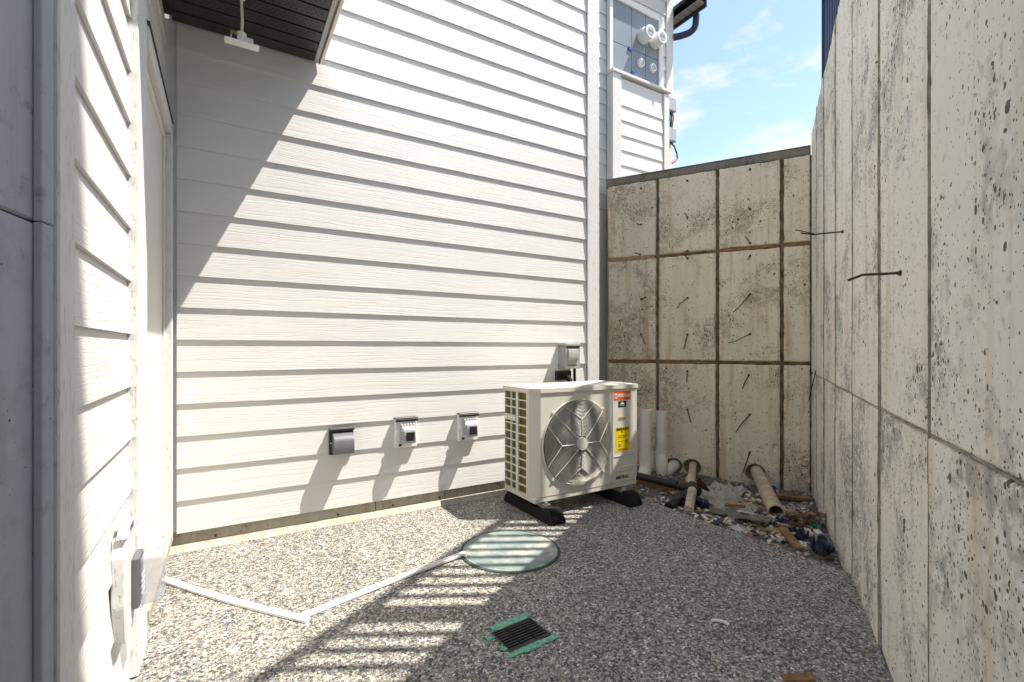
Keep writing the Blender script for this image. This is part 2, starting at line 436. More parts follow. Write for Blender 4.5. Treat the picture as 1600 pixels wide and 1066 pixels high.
# foundation under the siding
f1 = box('foundation', -.345, 2.70, WV+.0235, WV+.4, -.12, .1075, MAT['found'], house, .003)
box('foundation', -.40, -.268, 2.264, WV+.0185, -.12, .0795, MAT['found'], house, .003)
bm = bmesh.new()
prism(bm, [(WV+.0232, -.02), (WV+.0232, .034), (WV+.004, .022), (WV-.030, .004), (WV-.034, -.02)], 'x', -.267, 2.6)
link('foundation_toe', me_of(bm), house, mat=MAT['found'])
for xh in (-.05, .62, .98, 1.32): # form-tie stubs
    bm = bmesh.new(); disc(bm, (xh, .05), .007, WV+.015, WV+.0245, 8); link('form_tie', me_of(bm), f1, mat=MAT['rust'])
for xh in (.86, 1.36): box('form_joint', xh, xh+.005, WV+.0222, WV+.0237, .036, .106, MAT['rust'], f1)
# porch eave: black vented soffit, fascia, roof deck
SZ = 2.91
eave = box('eave_roof', -.29, .497, 1.90, WV-.014, SZ+.024, SZ+.17, MAT['black'], house)
pitch = .105; yq = WV-.012; k = 0
holes_me = None
while yq > 1.92:
    y0 = max(1.90, yq-pitch)
    bm = bmesh.new()
    bx(bm, -.25, .469, y0+.013, yq, SZ, SZ+.018, .002)
    bx(bm, -.25, .469, y0+.001, y0+.0125, SZ+.012, SZ+.018)
    so_ = link('soffit_panel', me_of(bm), eave, mat=MAT['soffit'])
    yq -= pitch; k += 1
    bm = bmesh.new()
    if k >= 3:
        for r_ in range(3):
            for i_ in range(24):
                xq = -.20+i_*.027+(r_ % 2)*.013; yy = y0+.032+r_*.022
                bx(bm, xq, xq+.012, yy, yy+.004, SZ-.0012, SZ+.001)
        link('vent_slot', me_of(bm), so_, mat=MAT['ink'], kind='stuff')
box('soffit_trim', .470, .4965, 1.90, WV-.0145, SZ-.004, SZ+.022, MAT['alu'], eave, .002)
box('fascia', .498, .505, 1.88, WV-.012, SZ-.012, SZ+.19, MAT['copper'], eave, .002)
box('fascia_cover', .5055, .522, 1.88, WV-.011, SZ-.004, SZ+.195, MAT['white'], eave)
box('fascia', -.29, .497, 1.87, 1.898, SZ-.012, SZ+.19, MAT['white'], eave, .002)
# upper eave over the set-back wall
MAT['hood3'] = plain('grey_soffit', (.20, .19, .19), .6, .3)
ue = box('upper_eave', 2.4, 5.02, 4.08, 5.6, 5.775, 5.90, MAT['grey_box'], house)
def angled(bm, x0, x1, y0, y1, z0, z1): bx(bm, x0, x1, y0, y1, z0, z1, .002)
yq = 3.90
while yq < 5.4:
    bm = bmesh.new(); bx(bm, 5.035, 5.145, yq, yq+.085, 5.44, 5.462, .003); link('soffit_panel', me_of(bm), ue, mat=MAT['hood3']); yq += .092
box('fascia', 5.147, 5.17, 3.88, 5.4, 5.40, 5.55, MAT['black'], ue, .003)
box('roof_edge', 5.03, 5.20, 3.86, 5.4, 5.5505, 5.60, MAT['black'], ue, .003)
gp = [(5.06, 4.22, 5.22), (5.18, 4.21, 5.235)]+[tuple(p) for p in arc3((5.24, 4.20, 5.245), (5.345, 4.19, 5.26), (5.345, 4.185, 5.35))]+[(5.345, 4.18, 5.44)]
gp = [(5.035, 4.29, 5.20), (5.10, 4.24, 5.21)]+[tuple(p) for p in arc3((5.15, 4.18, 5.22), (5.215, 4.10, 5.24), (5.22, 4.09, 5.33))]+[(5.22, 4.08, 5.44)]
pipe('downspout', gp, .042, MAT['navy'], ue, 12)
# chase under the meters
ch = box('meter_chase', 3.915, 4.83, 4.22, 4.298, .09, 4.345, MAT['siding'], house)
siding(ch, 4.025, .725, 4.2045, 0, 12, 23)
trim('chase_board', 3.885, 4.022, 4.194, 4.220, .09, 4.37)
trim('chase_board', 3.8848, 3.913, 4.2205, 4.297, .09, 4.37)
trim('chase_board', 4.752, 4.848, 4.194, 4.219, .09, 4.342)
trim('chase_cap', 3.87, 4.868, 4.175, 4.298, 4.3705, 4.405)
box('trim_strip', 3.745, 3.80, 4.268, 4.296, 1.26, 2.75, MAT['white'], house, .004)
# shaded end wall at the left edge
dv = Vector((-.212, -.977)); ang = math.atan2(dv.y, dv.x)
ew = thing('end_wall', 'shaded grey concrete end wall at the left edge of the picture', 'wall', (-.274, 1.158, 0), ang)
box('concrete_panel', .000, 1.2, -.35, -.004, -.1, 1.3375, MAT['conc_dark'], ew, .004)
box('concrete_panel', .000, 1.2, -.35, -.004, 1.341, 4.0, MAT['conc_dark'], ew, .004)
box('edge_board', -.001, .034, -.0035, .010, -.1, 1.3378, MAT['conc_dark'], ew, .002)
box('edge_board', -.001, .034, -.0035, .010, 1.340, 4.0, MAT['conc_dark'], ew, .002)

# ---------------------------------------------------------------- retaining walls in formed panels
def relief(wd, hg, res, depth, seed, pits, smooth_amp=.0025, edge=.006, wavy=0):
    rg = np.random.default_rng(seed)
    nx_ = max(2, int(wd/res)+1); nz_ = max(2, int(hg/res)+1)
    X, Z = np.meshgrid(np.linspace(0, wd, nx_), np.linspace(0, hg, nz_))
    Y = smooth_amp*(np.sin(X*9+seed)*np.sin(Z*2.1+seed*.7)+.5*np.sin(X*23+seed*1.3)*np.sin(Z*6.1))
    board = np.floor((X+rg.uniform(0, .14))/.1525); Y = Y+.0011*np.sin(board*12.9898+seed)         # faint board steps
    dx = wd/(nx_-1); dz = hg/(nz_-1)
    for (cx, cz, r, d, el) in pits(rg):
        i0 = max(0, int((cx-r)/dx)); i1 = min(nx_, int((cx+r)/dx)+2); j0 = max(0, int((cz-r*el)/dz)); j1 = min(nz_, int((cz+r*el)/dz)+2)
        if i0 >= i1 or j0 >= j1: continue
        q = ((X[j0:j1, i0:i1]-cx)/r)**2+((Z[j0:j1, i0:i1]-cz)/(r*el))**2
        Y[j0:j1, i0:i1] = np.maximum(Y[j0:j1, i0:i1], d*np.clip(1-q, 0, 1)**.6)
    em = np.minimum(np.minimum(X, wd-X), np.minimum(Z, hg-Z))
    if wavy:
        def wob(n_, L_): return np.interp(np.linspace(0, 1, n_), np.linspace(0, 1, max(4, int(L_/.05))), rg.normal(0, 1, max(4, int(L_/.05)))*wavy)
        X = X.copy(); Z = Z.copy()
        X[:, 0] += np.abs(wob(nz_, hg)); X[:, -1] -= np.abs(wob(nz_, hg)); Z[0, :] += np.abs(wob(nx_, wd)); Z[-1, :] -= np.abs(wob(nx_, wd))
        chip = np.interp(np.linspace(0, 1, nz_), np.linspace(0, 1, 30), rg.random(30))
        Y[:, 1] += np.where(chip > .72, .006, 0); Y[:, -2] += np.where(chip[::-1] > .75, .006, 0)
    rag = .6+.8*rg.random(X.shape)
    Y = Y+np.where(em < res*.5, edge*rag, 0)
    n = nx_*nz_
    co = np.stack([X.ravel(), Y.ravel(), Z.ravel()], 1)
    idx = np.arange(n).reshape(nz_, nx_)
    F = np.stack([idx[:-1, :-1].ravel(), idx[:-1, 1:].ravel(), idx[1:, 1:].ravel(), idx[1:, :-1].ravel()], 1)
    ring = np.concatenate([idx[0, :], idx[1:, -1], idx[-1, -2::-1], idx[-2:0:-1, 0]])
    back = co[ring].copy(); back[:, 1] = depth
    co = np.concatenate([co, back]); m_ = len(ring); bi = n+np.arange(m_)
    S = np.stack([ring, bi, np.roll(bi, -1), np.roll(ring, -1)], 1)
    F = np.concatenate([F, S])
    me = bpy.data.meshes.new('concrete_panel')
    me.vertices.add(len(co)); me.vertices.foreach_set('co', co.ravel())
    me.loops.add(F.size); me.loops.foreach_set('vertex_index', F.ravel().astype(np.int32))
    me.polygons.add(len(F)); me.polygons.foreach_set('loop_start', np.arange(0, F.size, 4, dtype=np.int32))
    me.polygons.foreach_set('use_smooth', np.ones(len(F), dtype=bool))
    me.update(calc_edges=True); me.validate()
    return me
def pits_for(wd, hg, dens, big):
    def f(rg):
        L_ = []
        for _ in range(int(dens*wd*hg)):
            r = .004+.008*rg.random()**2; L_.append((rg.uniform(0, wd), rg.uniform(0, hg), r, r*rg.uniform(.5, 1.0), rg.uniform(1, 2.2)))
        for _ in range(int(big*wd*hg+rg.random())):
            r = rg.uniform(.011, .022); L_.append((rg.uniform(.02, wd-.02), rg.uniform(.05, max(.06, hg-.05)), r, r*rg.uniform(.5, .9), rg.uniform(1.2, 2.4)))
        return L_
    return f
RTOP = 3.13; JOINT = .893
rw = thing('retaining_wall', 'tall pale pitted concrete retaining wall along the right side', 'wall', rwall(0))
rw_ang = math.atan2(-Wd.y, -Wd.x)
lines = [-2.6, -1.99, -1.38, -.77, -.16, .40, 1.0, 1.61, 2.237, 2.849, 3.502, 4.152, 4.70, TB]
core = box('wall_core', 0, TB+2.6+.25, .035, .28, -.6, RTOP-.002, MAT['conc_r'], None)
core.location = rwall(TB+.25); core.rotation_euler = (0, 0, rw_ang)
def parent_keep(o, p):
    o.parent = p; bpy.context.view_layer.update(); o.matrix_parent_inverse = p.matrix_world.inverted()
parent_keep(core, rw)
for i in range(len(lines)-1):
    t0, t1 = lines[i], lines[i+1]; wd = t1-t0-.007
    near = .9 < t0 < 2.9
    for j, (z0, z1) in enumerate(((-.35, JOINT-.003), (JOINT+.003, RTOP))):
        if t1 <= .5: me = relief(wd, z1-z0, .05, .04, 50+i*2+j, pits_for(wd, z1-z0, 0, 0))
        else: me = relief(wd, z1-z0, .0055 if near else .009, .04, 50+i*2+j, pits_for(wd, z1-z0, 150 if near else 90, 9 if near else 6))
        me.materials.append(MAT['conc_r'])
        o = link('concrete_panel', me, None, rwall(t1-.0035, .0022*math.sin(i*2.4+j)-.0015, z0), rw_ang)
        parent_keep(o, rw)
MAT['seam'] = plain('stained_grout', (.34, .30, .225), .9, .15, 0, .55, 18)
# grout fins bled out of the form joints
def fin(t0, z0, t1, z1, wd, seed, n=60):
    bm = bmesh.new(); prev = None
    for i in range(n+1):
        f = i/n; t_ = t0+(t1-t0)*f; z_ = z0+(z1-z0)*f
        wv = wd*max(.04, .30+1.5*mnoise.noise(Vector((f*11+seed*3, seed, 2)))+.5*rnd.random()); of = .004*mnoise.noise(Vector((f*9, seed, 7)))
        hp_ = .0025+.004*abs(mnoise.noise(Vector((f*20, seed, 5))))
        vert = abs(z1-z0) > abs(t1-t0)
        q = []
        for dd, oo in ((-wv, -.004), (-wv*.35, hp_), (wv*.35, hp_), (wv, -.004)):
            p = rwall(t_+(dd+of if vert else 0), oo, z_+(0 if vert else dd+of)); q.append(bm.verts.new(p))
        if prev:
            for k_ in range(3): bm.faces.new((prev[k_], prev[k_+1], q[k_+1], q[k_]))
        prev = q
    o = link('seam_fin', me_of(bm), None, mat=MAT['seam']); parent_keep(o, rw)
for i, t_ in enumerate(lines[6:-1]): fin(t_, -.05, t_, RTOP, .0042 if t_ < 2.5 else .0062, i, 160)
fin(.5, JOINT, TB-.02, JOINT+.012, .0036, 33, 260)
# back wall
BTOP = 3.02; SL = 1.936
MAT['groove'] = plain('dark_brown_groove', (.24, .185, .12), .9, .15, 0, .5, 12)  # darker brown for the core seen through panel grooves and pipe holes
bw = thing('retaining_wall', 'brown stained concrete retaining wall with grooved panels behind the heat pump', 'wall', rwall(TB, SL))
bw_ang = math.atan2(-Nd.y, -Nd.x)
def bpoint(s, off, z): p = rwall(TB, s)-Wd*off; return Vector((p.x, p.y, z))
core = box('wall_core', .0, SL+.2, .052, .30, -.6, BTOP-.075, MAT['groove']); core.location = bpoint(SL, 0, 0); core.rotation_euler = (0, 0, bw_ang); parent_keep(core, bw)
cols = [(SL, 1.412), (1.383, .819), (.790, .250), (.221, .002)]
rows = [(-.50, .964), (.995, 2.094), (2.125, BTOP-.085)]
HOLES = [(1.233, -.12, .085), (1.049, -.115, .088), (.464, -.10, .088)]
for ci, (sa, sb) in enumerate(cols):
    for ri, (z0, z1) in enumerate(rows):
        wd = sa-sb; hg = z1-z0
        def pf(rg, wd=wd, hg=hg, sa=sa, z0=z0):
            L_ = pits_for(wd, hg, 60, 4)(rg)
            for (s_, zz, r_) in HOLES:
                if sb-.1 < s_ < sa+.1 and z0 < zz < z1: L_.append((sa-s_, zz-z0, r_, .20, 1.0))
            return L_
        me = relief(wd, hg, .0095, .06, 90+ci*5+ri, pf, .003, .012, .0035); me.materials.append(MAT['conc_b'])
        o = link('concrete_panel', me, None, bpoint(sa, rnd.uniform(-.003, .003), z0), bw_ang); parent_keep(o, bw)
# coping edge
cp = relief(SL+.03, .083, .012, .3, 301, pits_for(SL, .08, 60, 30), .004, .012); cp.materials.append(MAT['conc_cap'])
o = link('coping', cp, None, bpoint(SL+.03, -.012, BTOP-.083), bw_ang); parent_keep(o, bw)
bm = bmesh.new(); bx(bm, 0, SL+.03, .0, .30, BTOP, BTOP+.006); o = link('coping_top', me_of(bm), None, bpoint(SL+.03, -.014, 0), bw_ang, MAT['conc_cap']); parent_keep(o, bw)
# forming strips left in the grooves
for (sa, sb, zc, mt) in ((SL, 1.43, 2.110, 'wood_p'), (.775, .264, 2.110, 'wood'), (.208, .002, 2.110, 'wood'), (SL, 1.43, .980, 'wood'), (1.368, .84, .980, 'wood')):
    o = box('wood_strip', 0, sa-sb, .004, .055, -.015, .015, MAT[mt], None, .002); o.location = bpoint(sa, 0, zc); o.rotation_euler = (0, rnd.uniform(-.006, .006), bw_ang); parent_keep(o, bw)
# bent form ties
def tie(parent, base, vec, bend, r=.0052):
    b = Vector(base); v = Vector(vec); bm = bmesh.new()
    tube(bm, [b-v*.06, b+v*.3+Vector((0,0,bend*.4)), b+v*.7+Vector((0,0,bend)), b+v], r, 6)
    bmesh.ops.create_icosphere(bm, subdivisions=1, radius=r*2.4, matrix=Matrix.Translation(b))
    o = link('form_tie', me_of(bm), None, mat=MAT['rust']); parent_keep(o, parent)
ties = [(1.567,2.857,0,0,.02),(1.567,2.468,.05,0,.03),(1.58,2.143,.04,.03,.04),(1.567,1.655,-.09,.01,.06),(1.567,1.273,-.06,-.12,.05),(1.092,2.863,0,0,.015),(1.092,2.484,.03,.04,.05),(1.092,2.138,.03,-.02,.05),(1.092,2.058,.03,.03,.04),
        (1.092,1.646,.10,-.11,.09),(1.092,1.266,.02,-.14,.03),(1.092,.887,.0,-.14,.03),(.509,2.88,0,0,.015),(.509,2.491,.03,.03,.05),(.509,2.157,.03,.04,.05),(.509,2.032,.01,-.04,.04),(.509,1.654,.13,-.17,.09),(.509,1.265,.18,-.09,.10),(.52,.862,.09,-.19,.05),
        (.514,.472,.12,-.18,.05),(.514,.095,.07,-.19,.04),(1.092,.488,-.04,-.16,.03)]
for (s_, z_, ds, dz_, o_) in ties:
    q_ = rnd.uniform(.65, 1.25); n_ = -Wd*max(.02, o_) + (Nd*(ds+rnd.uniform(-.02, .02)) + Vector((0, 0, dz_+rnd.uniform(-.015, .015))))*q_; tie(bw, bpoint(s_, 0, z_), n_, rnd.uniform(-.016, .016))
for (t_, z_, vec, bd) in ((1.91, 1.359, (Wd*.02+Nd*.135+Vector((0, 0, -.012))), .012), (3.176, 1.764, (Wd*-.02+Nd*.20+Vector((0, 0, .01))), -.01), (4.95, 2.13, (Wd*.0+Nd*.14+Vector((0, 0, .05))), 0), (4.75, .93, Nd*.05+Vector((0, 0, -.25)), .02)):
    tie(rw, rwall(t_, 0, z_), vec, bd, .0042)
# fill behind the walls
bm = bmesh.new()
A = rwall(-3, -.285); B = rwall(TB+.27, -.285); C_ = rwall(TB+.30, SL+.02); far = 60
pts = [(A.x, A.y), (B.x+.0, B.y), (rwall(TB+.30, 0).x, rwall(TB+.30, 0).y), (C_.x, C_.y), (C_.x+1.6, 4.28+.0), (60, 4.28), (60, -60), (A.x-30, -60)]
prism(bm, pts, 'z', -.45, 2.86); link('upper_ground', me_of(bm), None, mat=MAT['dirt'], kind='structure')

# ---------------------------------------------------------------- railing on the right-hand wall
rl = thing('railing', 'dark blue metal railing standing on the right retaining wall', 'railing', rwall(0, -.08, RTOP))
def rail_box(name, t0, t1, hw, z0, z1):
    o = box(name, t0, t1, -hw, hw, z0, z1, MAT['navy'], rl, .003); o.rotation_euler = (0, 0, math.atan2(Wd.y, Wd.x)); return o
rail_box('top_rail', -2.5, 4.93, .030, 1.035, 1.075); rail_box('bottom_rail', -2.5, 4.93, .016, .075, .105)
for t in (-2.4, -.65, .95, 2.60, 3.75, 4.90): rail_box('post', t-.026, t+.026, .026, .0, 1.034)
bm = bmesh.new(); bx(bm, -.015, .015, -.015, .015, .105, 1.036); bal = me_of(bm); bal.materials.append(MAT['navy'])
t = -2.3
while t < 4.85:
    p = Wd*t
    if min(abs(t-q) for q in (-2.4, -.65, .95, 2.60, 3.75, 4.90)) > .045: link('baluster', bal, rl, (p.x, p.y, 0), math.atan2(Wd.y, Wd.x))
    t += .110

# tall unseen house shape, added so its corner shades the near yard
nb = thing('added_shade_house', 'unseen tall pale house block added to shade the near end of the yard', 'house', (3.98, -.93, 2.8), R(-35))
box('wall', 0, 7, -1.7, 0, 0, 9.2, MAT['trim'], nb); box('roof', -.02, 7.3, -1.8, -.002, 9.2005, 9.5, MAT['black'], nb)
for z in (1.0, 4.2):
    for y in (-.85,): f_ = box('window', -.04, .0, y-.6, y+.6, z, z+1.3, MAT['white'], nb, .005); box('pane', -.046, -.041, y-.5, y+.5, z+.1, z+1.2, MAT['panel'], f_)

# ---------------------------------------------------------------- heat pump
U0, U1, V0, V1, ZB, ZT = 1.72, 2.65, 2.60, 2.99, .105, .862
hp = thing('heat_pump', 'off-white outdoor heat pump unit with round fan grille beside the house wall', 'heat pump', ((U0+U1)/2, (V0+V1)/2, ZB))
HX, HY, HZ = -(U0+U1)/2, -(V0+V1)/2, -ZB
def hbox(name, x0, x1, y0, y1, z0, z1, mat, bev=.002, parent=None, seg=1):
    return box(name, x0+HX, x1+HX, y0+HY, y1+HY, z0+HZ, z1+HZ, mat, parent or hp, bev, seg=seg)
def hmesh(name, bm, mat, smooth=False, parent=None):
    me = me_of(bm, name, smooth); me.transform(Matrix.Translation((HX, HY, HZ))); return link(name, me, parent or hp, mat=mat)
FU, FZ, FR = 2.092, .470, .297
# front sheet with a round opening and chamfered left corner
bm = bmesh.new()
x0_, x1_, z0_, z1_ = U0+.055, 2.396, ZB+.035, ZT-.035
seg = 64
circ = [bm.verts.new((FU+FR*math.cos(2*math.pi*k/seg), V0, FZ+FR*math.sin(2*math.pi*k/seg))) for k in range(seg)]
rim = [bm.verts.new((FU+(FR-.012)*math.cos(2*math.pi*k/seg), V0+.03, FZ+(FR-.012)*math.sin(2*math.pi*k/seg))) for k in range(seg)]
sq = [bm.verts.new((x, V0, z)) for x, z in ((x0_, z0_), (x1_, z0_), (x1_, z1_), (x0_, z1_))]
es = [bm.edges.new((circ[k], circ[(k+1) % seg])) for k in range(seg)]+[bm.edges.new((sq[k], sq[(k+1) % 4])) for k in range(4)]
bmesh.ops.triangle_fill(bm, edges=es, use_beauty=True)
for f in list(bm.faces):
    if all(v in circ for v in f.verts): bm.faces.remove(f)
for k in range(seg): bm.faces.new((circ[k], circ[(k+1) % seg], rim[(k+1) % seg], rim[k]))
hmesh('front_panel', bm, MAT['unit'], True)
bm = bmesh.new(); prism(bm, [(U0+.0545, V0), (U0, V0+.055), (U0, V0+.075), (U0+.03, V0+.075), (U0+.0545, V0+.02)], 'z', z0_, z1_)
hmesh('corner_post', bm, MAT['unit'])
# service panel on the right
hbox('service_panel', 2.400, U1-.004, V0-.001, V0+.05, z0_, z1_, MAT['unit'], .006)
hbox('panel_recess', 2.42, 2.62, V0-.0045, V0-.0015, .332, .336, MAT['unit_d'], 0)
hbox('handle_recess', 2.44, 2.60, V0-.006, V0-.0015, .222, .258, MAT['unit'], .0025)
hbox('panel_recess', 2.3965, 2.3995, V0+.004, V0+.05, z0_, z1_, MAT['ink'], 0)
# base, top
hbox('base_pan', U0+.006, U1-.004, V0+.002, V1, ZB, ZB+.0345, MAT['unit'], .004)
bm = bmesh.new(); prism(bm, [(U0+.05, V0-.008), (U0-.007, V0+.05), (U0-.007, V1+.005), (U1+.006, V1+.005), (U1+.006, V0-.008)], 'z', ZT-.0345, ZT-.006)
o = hmesh('top_cover', bm, MAT['unit'])
bm = bmesh.new(); prism(bm, [(U0+.075, V0+.02), (U0+.02, V0+.075), (U0+.02, V1-.02), (U1-.03, V1-.02), (U1-.03, V0+.02)], 'z', ZT-.0055, ZT); hmesh('top_dish', bm, MAT['unit'], parent=o)
# right side, back
hbox('side_panel', U1-.012, U1, V0+.0505, V1, z0_, z1_, MAT['unit'], .002)
hbox('side_handle', U1-.002, U1+.012, V0+.01, V0+.06, ZB+.05, ZT-.05, MAT['white'], .005)
hbox('rear_panel', U0+.012, U1-.0125, V1-.012, V1, z0_, z1_, MAT['unit'], .001)
# left side: coil behind a moulded lattice
hbox('coil', U0+.030, U0+.060, V0+.09, V1-.02, z0_, z1_, MAT['coil'], 0)
bm = bmesh.new()
for i in range(44):
    yy = V0+.092+i*(V1-V0-.115)/44; bx(bm, U0+.022, U0+.0299, yy, yy+.0022, z0_, z1_)
o = hmesh('coil_fins', bm, MAT['coil']); o['kind'] = 'stuff'
for (ya, yb) in ((V0+.0755, V0+.092), (V0+.195, V0+.225), (V0+.283, V0+.295), (V1-.017, V1-.0125)):
    hbox('lattice_bar', U0, U0+.016, ya, yb, z0_, z1_, MAT['unit'], .002)
n_r = 12; hz = (z1_-z0_)
for i in range(n_r+1):
    zc = z0_+hz*i/n_r; th_ = .009 if 0 < i < n_r else .012
    za, zb = max(z0_, zc-th_/2), min(z1_, zc+th_/2)
    hbox('lattice_bar', U0+.001, U0+.015, V0+.0925, V0+.1945, za, zb, MAT['unit'], .0015)
    hbox('lattice_bar', U0+.001, U0+.015, V0+.2255, V1-.0175, za, zb, MAT['unit'], .0015)
hbox('side_handle', U0-.004, U0+.014, V0+.228, V1-.02, z0_+hz*8.35/12, z0_+hz*8.98/12, MAT['unit'], .004)
# fan: shroud, blades, grille
bm = bmesh.new()
for k in range(seg):
    a0, a1 = 2*math.pi*k/seg, 2*math.pi*(k+1)/seg
    q = [(FU+r*math.cos(a), y, FZ+r*math.sin(a)) for r, y, a in ((FR-.012, V0+.03, a0), (FR-.012, V0+.03, a1), (FR-.008, V0+.17, a1), (FR-.008, V0+.17, a0))]
    bm.faces.new([bm.verts.new(p) for p in q])
bmesh.ops.remove_doubles(bm, verts=bm.verts, dist=1e-5); hmesh('fan_shroud', bm, MAT['unit_d'], True)
bm = bmesh.new(); bx(bm, FU-.3, FU+.3, V0+.172, V0+.176, FZ-.32, FZ+.35); hmesh('rear_baffle', bm, MAT['fan'])
for b_ in range(3):
    bm = bmesh.new(); rows_ = []
    for i in range(9):
        r = .06+.222*i/8; row = []
        for j in range(9):
            f = j/8; a = b_*2*math.pi/3+.5+(f-.5)*1.55-.25*(i/8)**1.5; row.append(bm.verts.new((FU+r*math.cos(a), V0+.055+.065*f+.01*math.sin(f*3.1), FZ+r*math.sin(a))))
        rows_.append(row)
    for i in range(8):
        for j in range(8): bm.faces.new((rows_[i][j], rows_[i][j+1], rows_[i+1][j+1], rows_[i+1][j]))
    hmesh('fan_blade', bm, MAT['fan'], True)
bm = bmesh.new(); disc(bm, (FU, FZ), .075, V0+.045, V0+.13, 24); hmesh('fan_hub', bm, MAT['fan'])
def dome(r): return V0-.010-.030*(1-(r/FR)**2)
gr = link('fan_grille', None, hp)
bm = bmesh.new()
def ring(bm, r, wr, seg_=64, sides=5, yoff=0):
    pr = None; first = None
    y = dome(r)+yoff
    for k in range(seg_+1):
        if k == seg_: cur = first
        else:
            a = 2*math.pi*k/seg_
            cur = [bm.verts.new((FU+(r+wr*math.cos(2*math.pi*s_/sides))*math.cos(a), y+wr*math.sin(2*math.pi*s_/sides), FZ+(r+wr*math.cos(2*math.pi*s_/sides))*math.sin(a))) for s_ in range(sides)]
        if pr:
            for s_ in range(sides): bm.faces.new((pr[s_], pr[(s_+1) % sides], cur[(s_+1) % sides], cur[s_]))
        else: first = cur
        pr = cur
for i in range(26): ring(bm, .058+i*.0092, .0014, 56, 4)
o = hmesh('wire_ring', bm, MAT['wire'], True, gr); o['kind'] = 'stuff'
bm = bmesh.new(); ring(bm, FR+.004, .0055, 64, 6, .006); hmesh('rim', bm, MAT['unit'], True, gr)
def spoke(r0, a0, r1, a1, wr=.0023):
    bm = bmesh.new(); pts = []
    p0 = Vector((r0*math.cos(a0), r0*math.sin(a0))); p1 = Vector((r1*math.cos(a1), r1*math.sin(a1)))
    for i in range(7):
        p = p0.lerp(p1, i/6); pts.append((FU+p.x, dome(p.length)-.003, FZ+p.y))
    tube(bm, pts, wr, 6); hmesh('spoke', bm, MAT['unit'], True, gr)
for q in range(4):
    a = R(45+90*q); spoke(.04, a, FR, a)
    a = R(90*q); spoke(.04, a, .165, a); spoke(.165, a, FR, a+R(27)); spoke(.165, a, FR, a-R(27))
bm = bmesh.new(); disc(bm, (FU, FZ), .044, dome(0)-.009, dome(0)+.01, 28); hmesh('hub_cap', bm, MAT['unit'], True, gr)
for q in range(4):
    a = R(45+90*q); bm = bmesh.new(); disc(bm, (FU+(FR+.016)*math.cos(a), FZ+(FR+.016)*math.sin(a)), .009, V0-.012, V0-.001, 10); hmesh('grille_clip', bm, MAT['unit'], False, gr)
# labels
lb = hbox('brand_label', 2.417, 2.583, V0-.0022, V0-.0013, .743, .808, MAT['orange'], 0)
hbox('logo_square', 2.425, 2.449, V0-.0030, V0-.0023, .757, .792, MAT['white'], 0, lb); hbox('logo_mark', 2.431, 2.443, V0-.0036, V0-.0031, .765, .784, MAT['orange'], 0, lb)
text_mesh('MOOVAIR', .034, MAT['white'], lb, (2.514+HX, V0-.003+HY, .775+HZ), width=.118, bold=.0008)
lb = hbox('black_label', 2.461, 2.537, V0-.0022, V0-.0013, .691, .736, MAT['ink'], 0)
bm = bmesh.new(); prism(bm, [(2.478, .712), (2.492, .728), (2.498, .722), (2.506, .730), (2.521, .712)], 'y', V0-.003, V0-.0023); hmesh('emblem', bm, MAT['white'], False, lb)
hbox('text_line', 2.475, 2.523, V0-.003, V0-.0023, .7005, .7065, MAT['grey_box'], 0, lb)
lb = hbox('serial_plate', 2.461, 2.531, V0-.0022, V0-.0013, .594, .621, MAT['unit_d'], 0); hbox('text_line', 2.466, 2.526, V0-.003, V0-.0023, .600, .615, MAT['coil'], 0, lb)
lb = hbox('energy_label', 2.436, 2.570, V0-.0022, V0-.0013, .367, .546, MAT['yellow'], 0)
text_mesh('ENERGUIDE', .026, MAT['ink'], lb, (2.503+HX, V0-.003+HY, .530+HZ), width=.122, bold=.0007)
for (x_, z_, w_, h_) in ((2.49, .505, .010, .010), (2.46, .480, .09, .003), (2.455, .468, .07, .003), (2.46, .440, .09, .0025), (2.53, .425, .025, .025), (2.46, .402, .03, .022), (2.46, .384, .08, .003), (2.455, .376, .095, .003)):
    hbox('text_line', x_, x_+w_, V0-.003, V0-.0023, z_, z_+h_, MAT['coil'] if h_ > .012 else MAT['ink'], 0, lb)
text_mesh('MISTRAL', .034, MAT['ink'], hp, (2.500+HX, V0-.0022+HY, .176+HZ), width=.125, bold=.0008)
# rubber feet under the unit
def foot(x, label):
    f = thing('rubber_foot', label, 'support foot', (x, 2.755, 0), 0, 'rubber feet under the heat pump')
    bm = bmesh.new(); pr_ = [(-.30, .0), (-.30, .030), (-.262, .092), (-.205, .092), (-.190, .066), (.190, .066), (.205, .092), (.262, .092), (.30, .030), (.30, 0)]
    prism(bm, pr_, 'x', -.062, .062)
    for v in bm.verts: v.co.x *= 1-.25*(v.co.z/.085)
    bmesh.ops.bevel(bm, geom=list(bm.edges), offset=.005, segments=1, affect='EDGES'); link('block', me_of(bm), f, mat=MAT['rubber'])
    box('channel', -.022, .022, -.185, .185, .0665, .094, MAT['alu'], f, .002)
    for yy in (-.165, .185):
        bm = bmesh.new(); disc(bm, (0, yy), .011, .094, .1045, 8, 'z'); link('bolt', me_of(bm), f, mat=MAT['alu'])
    for sx in (-1, 1): box('end_lug', sx*.03-.012, sx*.03+.012, -.304, -.284, .002, .052, MAT['rubber'], f, .004)
    return f
foot(1.815, 'black rubber foot under the left end of the heat pump'); foot(2.500, 'black rubber foot under the right end of the heat pump, near the pipes')

